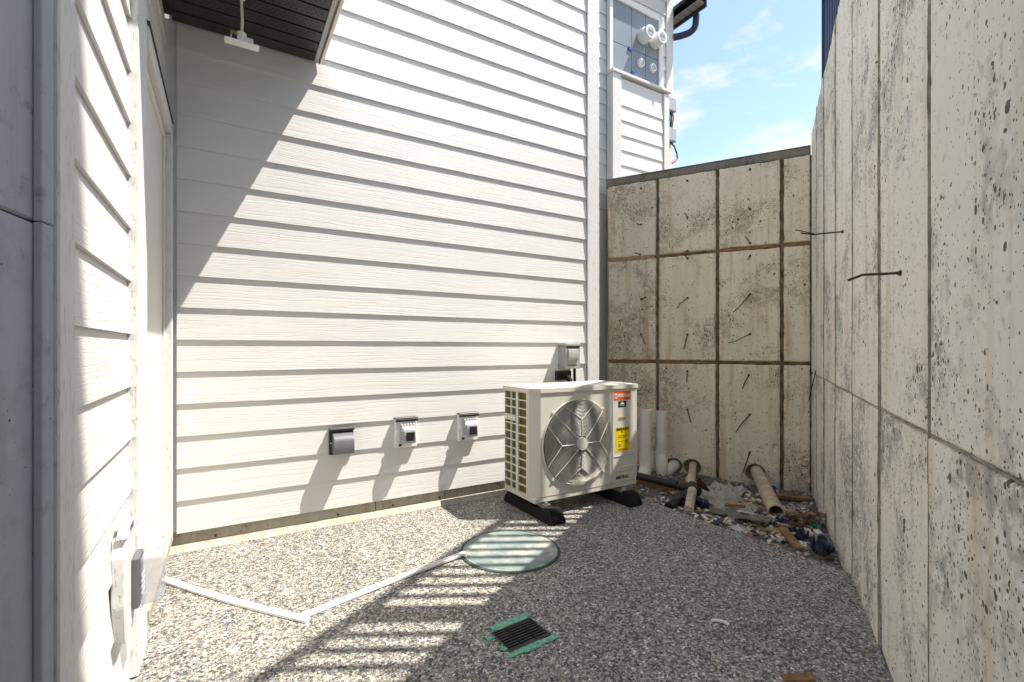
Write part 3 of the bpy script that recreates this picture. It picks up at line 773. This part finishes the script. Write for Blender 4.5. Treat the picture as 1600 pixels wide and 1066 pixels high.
# ---------------------------------------------------------------- vents, disconnect, outlet, meters
def plain_vent(x, z, label):
    v = thing('wall_vent', label, 'vent', (x, WV, z), 0, 'dryer and fan vents in a row on the siding')
    box('flange', -.075, .075, -.018, .006, -.085, .085, MAT['black'], v, .004)
    box('flashing', -.078, .078, -.038, -.0185, .066, .080, MAT['black'], v, .002)
    bm = bmesh.new(); pts = [(-.0185, .052), (-.055, .050), (-.085, .034), (-.100, .005), (-.103, -.040), (-.098, -.070), (-.0185, -.070)]
    prism(bm, [(p[0], p[1]) for p in pts], 'x', -.058, .062); link('hood', me_of(bm, 'h', True), v, mat=MAT['hood'])
    bm = bmesh.new(); disc(bm, (-.064, -.010), .005, -.022, -.018, 8); link('screw', me_of(bm), v, mat=MAT['white'])
    return v
MAT['hood'] = plain('charcoal_hood_plastic', (.13, .13, .14), .42, .45, 0, .06, 12)
def clear_vent(x, z, label):
    v = thing('wall_vent', label, 'vent', (x, WV, z), 0, 'dryer and fan vents in a row on the siding')
    box('mounting_block', -.077, .077, -.030, .006, -.105, .090, MAT['white'], v, .004)
    box('flashing', -.079, .079, -.046, .004, .0905, .100, MAT['black'], v, .002); box('flashing_lip', -.079, .079, -.046, -.0425, .072, .090, MAT['black'], v, .001)
    bm = bmesh.new(); pts = [(-.0305, .055), (-.052, .052), (-.098, .018), (-.104, -.052), (-.098, -.068), (-.0305, -.075)]
    prism(bm, pts, 'x', -.047, .050)
    for vv in bm.verts: vv.co.x *= 1+.14*(vv.co.y+.03)/.07
    bmesh.ops.bevel(bm, geom=list(bm.edges), offset=.004, segments=2, affect='EDGES')
    h_ = link('hood', me_of(bm, 'h', True), v, mat=MAT['smoke'])
    box('flap', -.026, .032, -.1075, -.1052, -.050, .008, MAT['ink'], v, .001)
    for i in range(5): box('louvre', -.046+i*.021, -.046+i*.021+.010, -.058-.004, -.050, .0535, .060, MAT['white'], v, .001)
    for i in range(5): box('louvre', -.0495, -.0435, -.082, -.042, -.052+i*.016, -.046+i*.016, MAT['alu'], v, .001)
    box('latch', -.055, -.035, -.040, -.0306, -.093, -.078, MAT['black'], v, .001)
    return v
plain_vent(.634, .532, 'black square vent with charcoal hood, leftmost of the three wall vents')
clear_vent(1.057, .552, 'white plated vent with glossy smoked hood, middle one of three wall vents')
clear_vent(1.525, .552, 'white plated vent with glossy smoked hood, nearest the heat pump')
dc = thing('disconnect_box', 'grey electrical disconnect box on the siding above the heat pump', 'electrical box', (2.437, WV, 1.06))
box('enclosure', -.072, .072, -.085, .006, -.100, .082, MAT['grey_box'], dc, .006)
box('lid', -.076, .076, -.098, -.0855, -.103, .100, MAT['grey_box'], dc, .004); box('lid_hinge', -.080, .080, -.104, .004, .083, .103, MAT['grey_box'], dc, .004)
box('lid_gap', -.066, .066, -.1005, -.0985, .066, .079, MAT['ink'], dc)
bm = bmesh.new(); prism(bm, [(-.0985, .055), (-.112, .050), (-.118, .030), (-.118, -.018), (-.112, -.035), (-.0985, -.040)], 'x', -.052, .045); link('lid_bulge', me_of(bm, 'b', True), dc, mat=MAT['hood2'] if 'hood2' in MAT else MAT['grey_box'])
text_mesh('DANGER', .016, MAT['ink'], dc, (0, -.0988, -.075), width=.09)
pipe('conduit', [(.055, -.05, -.101), (.055, -.05, -.16), (.055, -.055, -.24), (.035, -.08, -.32), (.03, -.12, -.36)], .012, MAT['rubber'], dc, 10)
ls = thing('line_set_cover', 'black pipe sleeve entering the siding just behind the heat pump', 'pipe sleeve', (2.405, WV, .905))
box('plate', -.075, .080, -.018, .006, -.045, .030, MAT['black'], ls, .003); bm = bmesh.new(); tube(bm, [(0, .0, -.01), (0, -.06, -.01), (0, -.10, -.04), (0, -.12, -.12)], .022, 12); link('sleeve', me_of(bm, 's', True), ls, mat=MAT['rubber'])
# outlet with clear cover on the door wall
oc = thing('outlet_cover', 'outdoor outlet with clear bubble cover on a white block by the door', 'outlet', (-.275, 1.84, .40), R(90))
bm = bmesh.new()
prism(bm, [(-.105, .125), (-.08, .175), (.06, .160), (.075, .10), (.07, -.09), (.03, -.145), (-.02, -.15), (-.075, -.135), (-.10, -.02)], 'y', -.028, .004)
bmesh.ops.bevel(bm, geom=list(bm.edges), offset=.004, segments=1, affect='EDGES'); link('mounting_block', me_of(bm), oc, mat=MAT['trim'])
bm = bmesh.new(); prism(bm, [(-.10, .176), (-.03, .215), (.055, .182), (.06, .163), (-.082, .1755)], 'y', -.033, -.008); link('block_cap', me_of(bm), oc, mat=MAT['trim'])
box('tape', -.05, .0, -.0345, -.0335, .182, .198, MAT['navy'], oc)
box('socket_plate', .000, .088, -.048, -.0285, -.075, .080, MAT['fanbox'] if 'fanbox' in MAT else MAT['hood'], oc, .004)
bm = bmesh.new()
bx(bm, .000, .088, -.106, -.0485, -.068, .078, .010, None, 3)
link('clear_cover', me_of(bm, 'c', True), oc, mat=MAT['clear'])
for i in range(4): box('cover_rib', .008, .060, -.0555, -.0505, -.040+i*.018, -.030+i*.018, MAT['white'], oc, .002)
box('cover_flange', -.007, .097, -.056, -.0487, -.078, -.0722, MAT['clear'], oc, .001)
# meters
mp_ = thing('meter_panel', 'slate blue meter panel with two round meters on the set-back wall', 'meter panel', (4.33, 4.298, 4.83))
box('frame', -.445, -.395, -.055, .0, -.42, .60, MAT['white'], mp_, .003); box('frame', .395, .47, -.05, .0, -.42, .50, MAT['white'], mp_, .003); box('frame', -.3945, .3945, -.052, .0, .46, .53, MAT['white'], mp_, .003)
for (xa, xb) in ((-.393, -.075), (-.070, .165), (.170, .393)):
    for (za, zb) in ((-.42, -.045), (-.040, .458)): box('door_panel', xa, xb, -.030, .0, za, zb, MAT['panel'], mp_, .002)
for (x_, z_, r_, d_) in ((.115, .16, .088, .17), (.32, .165, .088, .17), (.075, -.175, .055, .06), (.285, -.175, .055, .06)):
    bm = bmesh.new(); disc(bm, (x_, z_), r_, -d_*.6, -.0305, 28); disc(bm, (x_, z_), r_*.9, -d_, -d_*.6-.0005, 28); o = link('meter', me_of(bm, 'm', True), mp_, mat=MAT['white'])
    bm = bmesh.new(); disc(bm, (x_, z_), r_*.62, -d_-.003, -d_-.0005, 24); link('dial', me_of(bm), o, mat=MAT['alu'])
    if d_ > .1: box('nameplate', x_-r_*.4, x_+r_*.4, -d_-.005, -d_-.0032, z_-.012, z_+.02, MAT['panel'], o)
for (x_, z_) in ((-.105, -.045), (-.055, -.33), (.19, -.36)): box('blue_seal', x_-.025, x_+.025, -.048, -.0305, z_-.03, z_+.012, MAT['bluec'], mp_, .004)
for i, (z_, lab) in enumerate(((4.262, 'grey junction box high on the set-back wall, above the other junction box'), (3.874, 'grey junction box with a hanging red wire, below the other junction box'))):
    jb = thing('junction_box', lab, 'junction box', (4.925, 4.287, z_), 0, 'junction boxes on the set-back wall')
    box('body', -.072, .072, -.075, .0, -.085, .085, MAT['grey_box'], jb, .004); box('cover', -.066, .066, -.079, -.0755, -.078, .078, MAT['alu'], jb, .001); box('knockout', .0725, .088, -.05, -.02, -.02, .012, MAT['ink'], jb, .003)
    if i == 0:
        for dx, mt in ((-.03, 'bluec'), (0, 'abs'), (.03, 'panel')): pipe('cable', [(dx, -.04, -.085), (dx*1.3, -.06, -.15), (dx, -.05, -.22), (dx, -.04, -.30)], .010, MAT[mt], jb, 8)
    else:
        pipe('wire', [(.0, -.04, -.085), (.05, -.06, -.14), (.10, -.06, -.22)], .010, MAT['abs'], jb, 8); pipe('wire', [(.10, -.06, -.22), (.11, -.06, -.28), (.06, -.07, -.33), (.0, -.07, -.37)], .011, MAT['red'], jb, 8)
pl = thing('porch_light', 'bare white lamp holder dangling on a cord from the black soffit', 'lamp holder', (.064, 2.64, 2.60))
pipe('cord', [(.004, 0, .31), (.0, 0, .2), (.004, .002, .1), (.0, 0, .01)], .006, MAT['pvc'], pl, 8)
pipe('connector', [(.003, 0, .20), (.003, 0, .25)], .013, MAT['pvc'], pl, 10)
box('base', -.045, .050, -.020, .020, -.012, .014, MAT['white'], pl, .003); box('plate', -.070, .075, -.028, .028, -.017, -.0125, MAT['white'], pl, .001)
bm = bmesh.new(); disc(bm, (.0, .0), .022, .0125, .035, 14, 'z'); link('socket', me_of(bm, 's', True), pl, mat=MAT['white']); box('label', -.040, -.018, -.0215, -.0205, -.010, .010, MAT['navy'], pl); box('wire_nut', -.045, -.025, -.03, -.01, .0125, .024, MAT['copper'], pl, .003)

# ---------------------------------------------------------------- things on the slab
ml = thing('manhole_cover', 'round scuffed teal access lid set flush in the aggregate slab', 'lid', (1.355, 2.284, 0))
bm = bmesh.new(); disc(bm, (0, 0), .262, .001, .007, 64, 'z'); link('lid', me_of(bm), ml, mat=MAT['teal'])
bm = bmesh.new()
for k in range(72):
    a0, a1 = 2*math.pi*k/72, 2*math.pi*(k+1)/72
    prof = ((.2635, .001), (.2635, .006), (.276, .006), (.279, .001))
    for (ra, za), (rb, zb) in zip(prof, prof[1:]):
        bm.faces.new([bm.verts.new((r*math.cos(a), r*math.sin(a), z)) for r, z, a in ((ra, za, a0), (rb, zb, a0), (rb, zb, a1), (ra, za, a1))])
bmesh.ops.remove_doubles(bm, verts=bm.verts, dist=1e-5); link('rim', me_of(bm), ml, mat=MAT['teal_rim'])
bm = bmesh.new()
for k in range(72):
    a0, a1 = 2*math.pi*k/72, 2*math.pi*(k+1)/72
    for (ra, za), (rb, zb) in zip(((.232, .007), (.234, .0095), (.242, .0095), (.244, .007)), ((.234, .0095), (.242, .0095), (.244, .007))):
        bm.faces.new([bm.verts.new((r*math.cos(a), r*math.sin(a), z)) for r, z, a in ((ra, za, a0), (rb, zb, a0), (rb, zb, a1), (ra, za, a1))])
bmesh.ops.remove_doubles(bm, verts=bm.verts, dist=1e-5); link('raised_ring', me_of(bm), ml, mat=MAT['teal'])
gd = thing('drain_grate', 'black slotted drain grate with green paint smeared round its frame', 'drain', (GC.x, GC.y, 0), GA)
box('sump', -.098, .098, -.070, .070, -.20, -.10, MAT['ink'], gd)
for y in (-.0695, .0635): box('frame', -.098, .098, y, y+.006, -.06, .003, MAT['black'], gd)
for x in (-.098, .092): box('frame', x, x+.006, -.0634, .0634, -.06, .003, MAT['black'], gd)
for i in range(8): box('bar', -.0915, .0915, -.060+i*.0158, -.0525+i*.0158, -.016, .0025, MAT['abs'], gd, .001)
for x in (-.034, .030): box('cross_bar', x, x+.006, -.0632, .0632, -.020, .0034, MAT['rubber'], gd)
def smear(pts, name='paint_smear'):
    bm = bmesh.new(); n = len(pts); res = []
    for i in range(n):
        p, q = Vector(pts[i]), Vector(pts[(i+1) % n])
        for k in range(5):
            r = p.lerp(q, k/5); j = .006; res.append((r.x+rnd.uniform(-j, j), r.y+rnd.uniform(-j, j)))
    prism(bm, res, 'z', .001, .0036+rnd.random()*.0008); link(name, me_of(bm), gd, mat=MAT['green'])
smear([(-.075, .072), (.105, .072), (.108, .100), (-.02, .112), (-.080, .104)]); smear([(-.115, -.074), (.108, -.073), (.118, -.102), (-.02, -.112), (-.118, -.096)])
smear([(-.125, .060), (-.100, .062), (-.100, .030), (-.128, .030)]); smear([(-.118, -.022), (-.100, -.020), (-.100, -.050), (-.12, -.052)])
def jtrim(a, b, label, wd=.034, bow=.01, lift=0):
    a, b = Vector((*a, .002)), Vector((*b, .002)); t = thing('vinyl_trim', label, 'trim strip', a, 0, 'white trim strips lying on the slab')
    d = (b-a); n = Vector((-d.y, d.x, 0)).normalized(); bm = bmesh.new(); rows_ = []
    prof = [(-wd/2, 0), (-wd/2, .010), (-wd*.3, .0135), (-wd*.18, .006), (wd*.1, .006), (wd*.22, .014), (wd/2, .014), (wd/2, 0)]
    for i in range(15):
        f = i/14; c = d*f+n*bow*math.sin(math.pi*f)+Vector((0, 0, lift*f)); rows_.append([bm.verts.new(c+n*p+Vector((0, 0, z))) for p, z in prof])
    for i in range(14):
        for k in range(8): bm.faces.new((rows_[i][k], rows_[i][(k+1) % 8], rows_[i+1][(k+1) % 8], rows_[i+1][k]))
    bm.faces.new(rows_[0]); bm.faces.new(rows_[-1]); link('channel', me_of(bm), t, mat=MAT['white'])
    bm = bmesh.new(); bx(bm, -.004, .004, -wd/2+.002, wd/2-.002, .0, .012); o = link('end_cap', me_of(bm), t, (d.x, d.y, d.z+lift), math.atan2(d.y, d.x), MAT['white'])
jtrim((-.262, 2.845), (.286, 2.112), 'white trim strip on the slab running from the door sill', .028, -.014)
jtrim((.262, 2.150), (1.105, 2.345), 'white trim strip on the slab running to the teal lid', .025, .006, .0085)
bm = bmesh.new(); tube(bm, [(1.712, 1.262, .006), (1.732, 1.245, .007), (1.741, 1.222, .008), (1.742, 1.205, .006)], .0065, 6); tag(link('plastic_scrap', me_of(bm, 'p', True), None, mat=MAT['white']), 'small curved white plastic scrap on the dark slab', 'scrap')
bm = bmesh.new(); bx(bm, -.05, .05, -.018, .018, 0, .016, .002); tag(link('wood_offcut', me_of(bm), None, (1.655, .885, .001), R(-25), MAT['wood']), 'orange-brown wood offcut at the bottom edge by the right wall', 'wood scrap')

# ---------------------------------------------------------------- pipes in the pit
def coupling(parent, p, q, r, mat): 
    bm = bmesh.new(); tube(bm, [p, q], r, 18); return link('coupling', me_of(bm, 'c', True), parent, mat=mat)
pa_ = thing('drain_pipe', 'upright white drain pipe nearest the heat pump', 'pipe', (3.58, 3.393, 0), 0, 'upright white drain pipes')
pipe('riser', [(0, 0, .06), (0, 0, .50)], .054, MAT['pvc'], pa_, 20); coupling(pa_, (0, 0, .455), (0, 0, .516), .060, MAT['pvc']); coupling(pa_, (0, 0, .0), (0, 0, .085), .062, MAT['pvc'])
pipe('elbow', [(0, 0, .04)]+arc3((0, 0, -.02), (0, 0, -.13), (-.14, -.07, -.13), 6)+[(-.36, -.20, -.14)], .060, MAT['pvc'], pa_, 18)
pb_ = thing('drain_pipe', 'upright white drain pipe with elbow into the wall, farther from the heat pump', 'pipe', (3.785, 3.375, 0), 0, 'upright white drain pipes')
pipe('riser', [(0, 0, .04), (0, 0, .47)], .052, MAT['pvc'], pb_, 20); coupling(pb_, (0, 0, .43), (0, 0, .486), .058, MAT['pvc'])
pipe('elbow', arc3((0, 0, .07), (-.02, -.02, -.03), (-.035, -.035, -.09), 4)+arc3((-.03, -.03, -.14), (.02, -.01, -.19), (.10, .02, -.15), 5)+[(.30, .09, -.11)], .058, MAT['pvc'], pb_, 18); coupling(pb_, (0, 0, .03), (0, 0, .09), .062, MAT['pvc'])
coupling(pb_, (.08, .02, -.16), (.15, .045, -.14), .062, MAT['pvc'])
bp = thing('black_pipe', 'black drain pipe running from behind the heat pump to a forked fitting', 'pipe', (3.211, 2.59, -.02))
pipe('run', [(-.20, .53, .05), (.02, .05, .0), (.04, .0, 0)], .031, MAT['abs'], bp, 16); coupling(bp, (-.035, .16, .02), (-.01, .10, .014), .036, MAT['abs'])
pipe('fitting', [(.02, .04, .004), (.05, -.02, -.005), (.04, -.06, -.015)], .042, MAT['abs'], bp, 16)
pipe('branch', [(.03, -.02, -.01), (-.16, -.06, -.025), (-.40, -.15, -.035)], .036, MAT['abs'], bp, 16)
gp_ = thing('muddy_pipe', 'thin muddy pipe coming out of a wall hole and crossing the fitting', 'pipe', (3.284, 2.604, -.03))
h2 = bpoint(1.049, -.12, -.095)-Vector((3.284, 2.604, -.03)); pipe('run', [h2, (.12, .11, .02), (.0, .0, .03), (-.12, -.09, .02), (-.42, -.30, -.02)], .034, MAT['pvc_d'], gp_, 16); coupling(gp_, (-.10, -.075, .022), (-.02, -.015, .03), .042, MAT['abs'])
coupling(gp_, (.09, .08, .018), (.16, .15, .018), .041, MAT['pvc_d'])
cl = thing('clay_pipe', 'wide muddy open-ended pipe sticking out of the back wall', 'pipe', (3.442, 2.0, -.075))
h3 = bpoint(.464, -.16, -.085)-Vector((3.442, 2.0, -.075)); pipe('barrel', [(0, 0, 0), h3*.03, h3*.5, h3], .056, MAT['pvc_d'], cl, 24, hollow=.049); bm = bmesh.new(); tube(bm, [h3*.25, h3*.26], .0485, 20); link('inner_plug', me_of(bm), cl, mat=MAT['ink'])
tag(box('timber_block', -.17, .17, -.045, .045, -.04, .05, MAT['wood'], None, .004, (3.30, 3.00, -.10), R(-58)), 'brown timber block lying under the black pipe', 'timber')

# ---------------------------------------------------------------- rubbish in the pit
def scrap(name, label, cat, mat, x, y, sx, sy, rz, crumple=.02, th=.006, n=10, tilt=(0, 0), lift=.0, seed=0):
    rg = random.Random(seed); bm = bmesh.new(); g_ = []
    rad = [1+.35*mnoise.noise(Vector((math.cos(k*.5)*2+seed, math.sin(k*.5)*2, seed*.3))) for k in range(64)]
    for j in range(n):
        row = []
        for i in range(n):
            a, b = i/(n-1)*2-1, j/(n-1)*2-1
            e = 1+.30*mnoise.noise(Vector((a*1.7+seed*3.1, b*1.7, seed))); z = crumple*(mnoise.noise(Vector((a*2.2+seed, b*2.2, 3)))+.6*mnoise.noise(Vector((a*6, b*6+seed, 8))))
            jx = .07*mnoise.noise(Vector((a*5, b*5, seed+20))); row.append(bm.verts.new((a*sx/2*e+jx*sx, b*sy/2*e+jx*sy*.6, z)))
        g_.append(row)
    for j in range(n-1):
        for i in range(n-1): bm.faces.new((g_[j][i], g_[j][i+1], g_[j+1][i+1], g_[j+1][i]))
    ext = bmesh.ops.solidify(bm, geom=list(bm.faces), thickness=th)
    o = link(name, me_of(bm, name), None, (x, y, dirt_z(x, y)+.018+lift), rz, mat); o.rotation_euler = (tilt[0], tilt[1], rz)
    return tag(o, label, cat, 'rubbish lying in the dirt pit')
P = MAT['paper']; Cc = MAT['card']; Bl = MAT['blue']
scrap('paper_scrap', 'large pale torn sheet of paper below the back wall', 'paper', P, 3.72, 2.62, .36, .26, R(20), .05, .004, 14, (.1, -.1), .03, 1)
scrap('paper_scrap', 'crumpled pale paper heap left of the wide muddy pipe', 'paper', P, 3.42, 2.46, .34, .30, R(60), .07, .004, 16, (0, 0), .03, 2)
scrap('paper_scrap', 'flattened grey-white paper between the two muddy pipes', 'paper', P, 3.28, 2.20, .30, .22, R(-30), .04, .004, 14, (0, 0), .03, 3)
scrap('cardboard_scrap', 'torn brown cardboard flap by the thin muddy pipe', 'cardboard', MAT['wood'], 3.52, 2.70, .14, .16, R(80), .02, .006, 8, (.9, .2), .06, 4)
scrap('cardboard_scrap', 'long grey cardboard sheet at the slab edge', 'cardboard', MAT['found'], 3.10, 2.10, .46, .14, R(100), .03, .007, 12, (0, .1), .03, 5)
scrap('cardboard_scrap', 'tan cardboard pieces beside the mouth of the wide pipe', 'cardboard', Cc, 3.46, 2.17, .18, .16, R(10), .03, .006, 10, (.2, 0), .03, 6)
scrap('cardboard_scrap', 'tall tan cardboard flap right of the pipe mouth', 'cardboard', Cc, 3.50, 1.86, .20, .13, R(100), .03, .006, 10, (.4, .3), .05, 7)
scrap('cardboard_scrap', 'curled tan cardboard next to the right wall', 'cardboard', Cc, 3.62, 1.83, .15, .12, R(40), .05, .006, 10, (-.2, .4), .05, 8)
scrap('cardboard_scrap', 'rusty red card lying under the tan cardboard flaps', 'cardboard', MAT['wood'], 3.40, 1.83, .14, .08, R(-20), .01, .006, 8, (0, .2), .02, 9)
scrap('plastic_wrap', 'dark blue wrapper at the foot of the thin muddy pipe', 'wrapper', Bl, 3.10, 2.42, .16, .18, R(30), .07, .003, 12, (.3, .2), .04, 10)
scrap('plastic_wrap', 'dark blue wrapper beside the wide pipe near the back wall', 'wrapper', Bl, 4.10, 2.46, .20, .12, R(30), .05, .003, 12, (0, 0), .03, 11)
scrap('plastic_wrap', 'blue scrap under the wide pipe near its mouth', 'wrapper', Bl, 3.32, 2.08, .12, .09, R(70), .04, .003, 10, (0, 0), .02, 12)
scrap('plastic_wrap', 'crumpled blue scrap in front of the pipe mouth', 'wrapper', Bl, 3.30, 1.90, .16, .07, R(-10), .03, .003, 10, (0, 0), .02, 13)
scrap('plastic_wrap', 'round crumpled blue wrapper in the middle of the dirt', 'wrapper', Bl, 3.14, 1.70, .12, .10, R(0), .07, .003, 12, (0, 0), .03, 14)
scrap('plastic_wrap', 'blue and white wrapper against the right wall at the slab corner', 'wrapper', Bl, 2.98, 1.46, .15, .10, R(40), .06, .003, 12, (.2, 0), .03, 15)
scrap('plastic_wrap', 'green scrap against the right wall', 'wrapper', MAT['green'], 3.52, 1.77, .10, .07, R(30), .04, .003, 10, (0, 0), .02, 16)
scrap('paper_scrap', 'white crumpled tissue on the slab edge', 'paper', MAT['white'], 2.75, 1.84, .10, .06, R(70), .02, .004, 10, (0, 0), .035, 17)
scrap('paper_scrap', 'small white paper beside the blue wrapper at the right wall', 'paper', P, 3.05, 1.53, .09, .06, R(20), .02, .003, 8, (0, .2), .02, 18)
scrap('paper_scrap', 'white torn strip along the grey cardboard sheet', 'paper', MAT['white'], 3.17, 2.05, .12, .04, R(100), .01, .003, 8, (0, 0), .055, 19)
def offcut(label, x, y, l, wd, h, rz, mat='wood', tilt=0, lift=0):
    o = box('wood_offcut', -l/2, l/2, -wd/2, wd/2, 0, h, MAT[mat], None, .002, (x, y, dirt_z(x, y)-.002+lift), rz); o.rotation_euler = (0, tilt, rz); tag(o, label, 'wood scrap', 'rubbish lying in the dirt pit')
offcut('brown plank offcut in the corner of the two retaining walls', 4.20, 2.30, .34, .09, .03, R(-25), 'wood', .12, .02)
offcut('splintered brown stake near the slab edge', 2.96, 1.63, .26, .05, .025, R(-130), 'wood', .10, .02)
offcut('short splintered wood chip beside the brown stake', 2.99, 1.71, .13, .03, .02, R(-60), 'wood', .0, .015)
offcut('thin brown stick in front of the pipe mouth', 3.24, 1.95, .30, .025, .018, R(-80), 'wood_p', .02, .02)
offcut('flat brown board piece left of the wide muddy pipe', 3.56, 2.32, .20, .08, .02, R(60), 'wood', .1, .03)
offcut('small brown chip on the grey cardboard sheet', 3.22, 2.18, .14, .03, .02, R(110), 'wood', .1, .06)
offcut('wood splinter left of the round blue wrapper', 3.10, 1.79, .15, .035, .02, R(-75), 'wood_p', .05, .01)
ps = thing('pipe_stub', 'short grey-blue open pipe stub standing by the right wall', 'pipe', (3.14, 1.57, dirt_z(3.14, 1.57)+.03)); pipe('ring', [(0, 0, -.02), (-.03, -.05, .035)], .036, MAT['panel'], ps, 18, hollow=.031)
# loose stones
bm = bmesh.new(); rg = random.Random(3); n_s = 0
base = bmesh.new(); bmesh.ops.create_icosphere(base, subdivisions=1, radius=1); bv = [v.co.copy() for v in base.verts]; bf = [[v.index for v in f.verts] for f in base.faces]; base.free()
SV, SF = [], []
while n_s < 3800:
    x, y = rg.uniform(2.70, 4.7), rg.uniform(1.2, 4.1)
    p = Vector((x, y, 0))-P0
    if p.dot(Nd) < .01 or p.dot(Wd) > TB-.01: continue
    dens = .35+.65*max(0, mnoise.noise(Vector((x*1.6, y*1.6, 5)))+.4)
    if rg.random() > dens: continue
    r = .006+.016*rg.random()**2.5; k = len(SV); rot = rg.uniform(0, 6.28); ca, sa = math.cos(rot), math.sin(rot); fx, fy, fz = rg.uniform(.8, 1.4), rg.uniform(.7, 1.1), rg.uniform(.5, .8)
    z = dirt_z(x, y)+r*.25
    for v in bv:
        q = 1+.25*(rg.random()-.5); vx, vy = v.x*r*fx*q, v.y*r*fy*q; SV.append((x+vx*ca-vy*sa, y+vx*sa+vy*ca, z+v.z*r*fz*q))
    SF += [[i+k for i in f] for f in bf]; n_s += 1
me = bpy.data.meshes.new('gravel'); me.from_pydata(SV, [], SF)
m = M('crushed_grey_stone', .85, .2); oi = m.n('ShaderNodeNewGeometry'); m.color(m.ramp(oi.outputs['Random Per Island'], [(0, (.10, .095, .085)), (.45, (.20, .19, .17)), (.8, (.30, .28, .25)), (1, (.46, .44, .40))]))
o = link('gravel', me, None, mat=m.m, kind='stuff'); o['label'] = 'loose crushed grey stones scattered over the dirt'; o['category'] = 'gravel'

# fine litter trodden into the dirt
LV, LF = [], []; rg = random.Random(11); n_s = 0
while n_s < 900:
    x, y = rg.gauss(3.38, .36), rg.gauss(2.08, .36)
    p = Vector((x, y, 0))-P0
    if x < 2.70 or p.dot(Nd) < .03 or p.dot(Wd) > TB-.03: continue
    l_, w_ = rg.uniform(.007, .036)*(1.6 if rg.random() < .12 else 1), rg.uniform(.004, .018); a = rg.uniform(0, 6.28); ca, sa = math.cos(a), math.sin(a); z = dirt_z(x, y)+.006+rg.random()*.02; tl = rg.uniform(-.35, .35)
    k = len(LV)
    pts_ = [(l_*c1*rg.uniform(.7, 1.2), w_*c2*rg.uniform(.7, 1.2)) for c1, c2 in ((-1, -1), (.1, -1.2), (1, -1), (1, 1), (-.2, 1.1), (-1, 1))]
    for h_ in (0, .004):
        for px_, py_ in pts_: LV.append((x+px_*ca-py_*sa, y+px_*sa+py_*ca, z+h_+px_*tl+.006*math.sin(px_*90+n_s)))
    LF += [[k+5, k+4, k+3, k+2, k+1, k], [k+6, k+7, k+8, k+9, k+10, k+11]]+[[k+i, k+(i+1) % 6, k+6+(i+1) % 6, k+6+i] for i in range(6)]; n_s += 1
me = bpy.data.meshes.new('litter'); me.from_pydata(LV, [], LF)
m = M('mixed_litter', .85, .2); oi = m.n('ShaderNodeNewGeometry'); m.color(m.ramp(oi.outputs['Random Per Island'], [(0, (.22, .14, .08)), (.14, (.44, .34, .23)), (.30, (.66, .62, .55)), (.55, (.38, .35, .30)), (.80, (.06, .07, .11)), (.85, (.26, .15, .09)), (.90, (.76, .74, .69))], 'CONSTANT'))
o = link('litter', me, None, mat=m.m, kind='stuff'); o['label'] = 'small torn chips of paper, card and wood strewn over the dirt'; o['category'] = 'litter'
